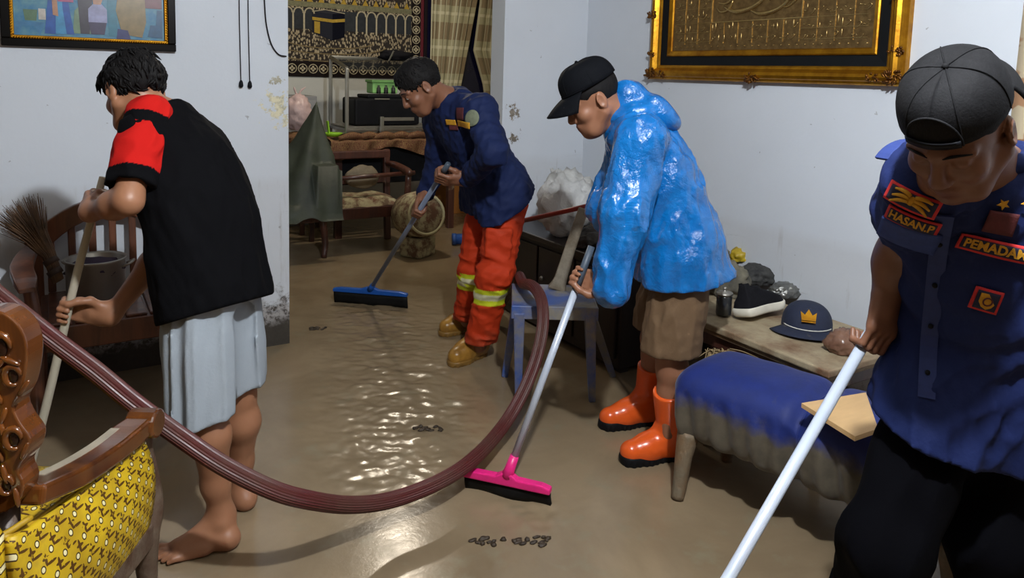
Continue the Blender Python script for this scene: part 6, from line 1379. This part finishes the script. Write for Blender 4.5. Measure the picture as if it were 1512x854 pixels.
# strap opening of the snap-back over the forehead
Wc = lambda *p: hc+HR@(A(*p)*.985)
dm = o_dome[0]; lift_ = lambda p: p+unit(p-hc)*.0016
op = [lift_(dm((math.cos(a)*.082) % 1, .40*math.sin(a))) for a in np.linspace(0, math.pi, 20)]
G().tube(op, .0024, 6).obj('opening_hem', M_cap2, co_, True)
g = G(); g.grid(lambda a, b: lift_(dm((lerp(-.08, .08, a)) % 1, b*.39*math.sqrt(max(0, 1-(2*a-1)**2)))), 20, 5); o = g.obj('forehead_gap', M_hair, co_, True)
g = G(); g.grid(lambda a, b: Wc(lerp(-.043, .043, a), .0985-.012*abs(2*a-1)**2+.001, .050+.014*b), 12, 2); o = g.obj('strap', M_black, co_, True); so = o.modifiers.new('s', 'SOLIDIFY'); so.thickness = .003
s = SDF(); w_ = unit(c7-hip); hem = hip-w_*.09+fwd*.01; s.loft(hem-w_*.05, c7+w_*.015, lat, [(0, .215, .185, 0, .01), (.15, .205, .172, 0, .008), (.4, .176, .142, 0, .0), (.65, .175, .135, 0, -.005), (.82, .172, .118, 0, 0), (.93, .125, .095, 0, 0), (1, .082, .08, 0, .0)], .03, end=.012)
s.cone(c7-A(0, 0, .05), shR, .064, .068, .05); s.cone(c7-A(0, 0, .05), shL, .064, .068, .05)
for sh, el in ((shR, elR), (shL, elL)): s.cone(sh, lerp(sh, el, .42), .072, .074, .04)
s.cone(hR+w_*.06, lerp(hR, kR, .5), .125, .125, .05); s.cone(hL+w_*.06, lerp(hL, kL, .5), .125, .125, .05)
s.fold(lambda P: .008*ridge(P, (22, 22, 18), 61)+.003*ridge(P, (46, 46, 38), 62), .012); s.cut(at(1400, 668, 1.48), -(A(0, 0, 1)-lat*.32), .006)
SH_D = unfolded(s); v_ = drop(SH_D, np.array([at(1375, 606, 1.4), at(1368, 722, 1.4)]), cdir(-.45, -.89), 0.); s.cone(v_[0], v_[1], .003, .036, .004, 's'); NV2 = srgb(24, 37, 84); o_shirt = shape(s, 'uniform_shirt', .006, M_nv, T, lambda V: TR(V, NV2))
q = SDF(); cc_ = c7+w_*.02; R7 = frame(fwd, w_); [q.cone(cc_+R7@A(.064*math.cos(a), .062*math.sin(a)+.008, -.014*math.sin(a)), cc_+R7@A(.064*math.cos(a+.5), .062*math.sin(a+.5)+.008, -.014*math.sin(a+.5)), .020, .020, .006) for a in np.arange(1.9, 7.4, .5)]; shape(q, 'collar', .005, M_nv, o_shirt, lambda V: TR(V, NV2))
M_pt = attr_mat('black_trouser_cloth', .9, .25, 120, .25, .06); s = SDF(); Rr = torso(SDF(), hip, c7, lat); s.ell(hip-A(0, 0, .03), A(.180, .14, .13), Rr, .04)
for h_, k_, a_ in ((hR, kR, aR), (hL, kL, aL)): s.cone(lerp(h_, k_, .1), k_, .098, .082, .05); s.cone(k_, lerp(k_, a_, .95), .082, .068, .04)
s.fold(lambda P: .007*ridge(P, (26, 26, 14), 71), .01); shape(s, 'trousers', .008, M_pt, T, lambda V: TR(V, srgb(5, 5, 9)))
boot(T, 'black_boot', A(1.88, .74, 0), A(1.66, .58, 0), lerp(aL, kL, .25), .055, M_black, M_bk, .007)
b_ = boot(T, 'black_boot', A(1.74, 1.03, 0), A(1.52, .93, 0), A(1.68, .99, .20), .055, M_black, M_bk, .007)
# patches on the shirt
nR = cdir(-.60, -.78, -.12); up_ = unit(w_)
pc = at(1341, 318, 1.36)
def patch(c, nrm, up, w2, h2, edge, name, lift=.004): 
    badge(T, SH_D, c, nrm, up, w2, h2, edge, name, lift); return badge(T, SH_D, c, nrm, up, w2-.010, h2-.010, plain('navy_patch', srgb(26, 30, 60), .8, .2, 60), name+'_field', lift+.0025)
upR = unit(A(0, 0, 1)+cdir(1, 0)*.48)
PW2 = .092
pA, pB = at(1345, 298, 1.36), at(1340, 335, 1.36)
patch(pA, nR, upR, PW2, .040, M_patch_r, 'wing_patch', .010); patch(pB, nR, upR, PW2, .036, M_patch_r, 'name_patch', .010)
lettering(T, SH_D, 'HASAN.P', pB, nR, upR, .027, M_patch_y, .0165, PW2*.86, .0008)
nrm = unit(nR); upv = unit(upR-nrm*np.dot(upR, nrm)); rt = np.cross(upv, nrm)
for q_ in (-1, 1):
    for k in range(3):
        P_ = np.array([pA+rt*q_*(.004+.030*t_)+upv*(.010-.008*k*t_-.006*k+.004*math.sin(t_*3)) for t_ in np.linspace(0, 1, 6)]); P_ = drop(SH_D, P_, nrm, .016); G().tube(list(P_), [.004, .0042, .002], 6).obj('wing_feather', M_patch_y, T, True)
P_ = drop(SH_D, np.array([pA+upv*.002]), nrm, .015)[0]; G().ball(P_, A(.008, .003, .010), np.stack((rt, nrm, upv), 1)).obj('wing_shield', M_patch_y, T, True)
nL = cdir(-.25, -.93, -.15); upL = unit(A(0, 0, 1)+cdir(1, 0)*.12); pC = at(1473, 372, 1.36)
patch(pC, nL, upL, .118, .034, M_patch_r, 'word_patch', .010); lettering(T, SH_D, 'PEMADAM', pC, nL, upL, .026, M_patch_y, .0165, .100, .0008)
pD = at(1462, 451, 1.38); patch(pD, nL, upL, .046, .050, M_patch_r, 'gold_badge_patch', .010)
nrm = unit(nL); upv = unit(upL-nrm*np.dot(upL, nrm)); rt = np.cross(upv, nrm)
P_ = drop(SH_D, np.array([pD]), nrm, .016)[0]
g = G(); g.prism([(-.014, .016), (.014, .016), (.015, -.002), (.009, -.012), (0, -.017), (-.009, -.012), (-.015, -.002)], P_, rt, upv, nrm, .002); g.obj('badge_shield', M_patch_y, T); g = G(); g.tube([P_+nrm*.003+(rt*math.cos(a)+upv*math.sin(a))*.008 for a in np.linspace(0, 6.28, 14)], .0016, 5); g.obj('badge_ring', M_patch_m, T, True)
for (u, v, r_) in ((1468, 290, .011), (1500, 287, .010)):
    P_ = drop(SH_D, np.array([at(u, v, 1.4)]), nrm, .010)[0]; g = G(); g.prism([(r_*(1 if k % 2 else .45)*math.cos(k*math.pi/5+.31), r_*(1 if k % 2 else .45)*math.sin(k*math.pi/5+.31)) for k in range(10)], P_, rt, upv, nrm, .003); g.obj('collar_star', M_patch_y, T)
badge(T, SH_D, at(1478, 330, 1.36), nL, upL, .05, .045, M_patch_m, 'emblem_patch', .010)
# breast pocket flap, epaulette, placket, buttons, hem split
badge(T, SH_D, at(1330, 362, 1.38), nR, unit(A(0, 0, 1)+cdir(1, 0)*.42), .105, .055, attr_mat('pocket_cloth') if False else plain('navy_pocket', srgb(40, 62, 128), .75, .2, 60, .2), 'pocket_flap', .010, thick=.004)
ep = [at(u, v, d_) for u, v, d_ in ((1302, 232, 1.45), (1330, 222, 1.46), (1365, 218, 1.47))]; P_ = drop(SH_D, np.array(cat(ep, 5)), A(0, 0, 1.), .008)
g = G(); g.tube(list(P_), .018, 4, True, [(.2, 1), (-.2, 1), (-.2, -1), (.2, -1)], up=(0, 0, 1)); bevel(g.obj('epaulette', plain('navy_epaulette', srgb(36, 56, 120), .75, .2, 60), T), .002)
pl = np.array([at(lerp(1395, 1372, t_), lerp(320, 625, t_), 1.35) for t_ in np.linspace(0, 1, 18)]); P_ = drop(SH_D, pl, cdir(-.45, -.89), .008); G().tube(list(P_), .016, 4, True, [(.12, 1), (-.12, 1), (-.12, -1), (.12, -1)], up=cdir(-.45, -.89)).obj('button_placket', plain('navy_placket', srgb(32, 50, 108), .75, .2, 60), T)
for t_ in (3, 7, 11, 15): G().ball(P_[t_]+cdir(-.45, -.89)*.004, .0055, None, 8, 6).obj('button', M_black, T, True)
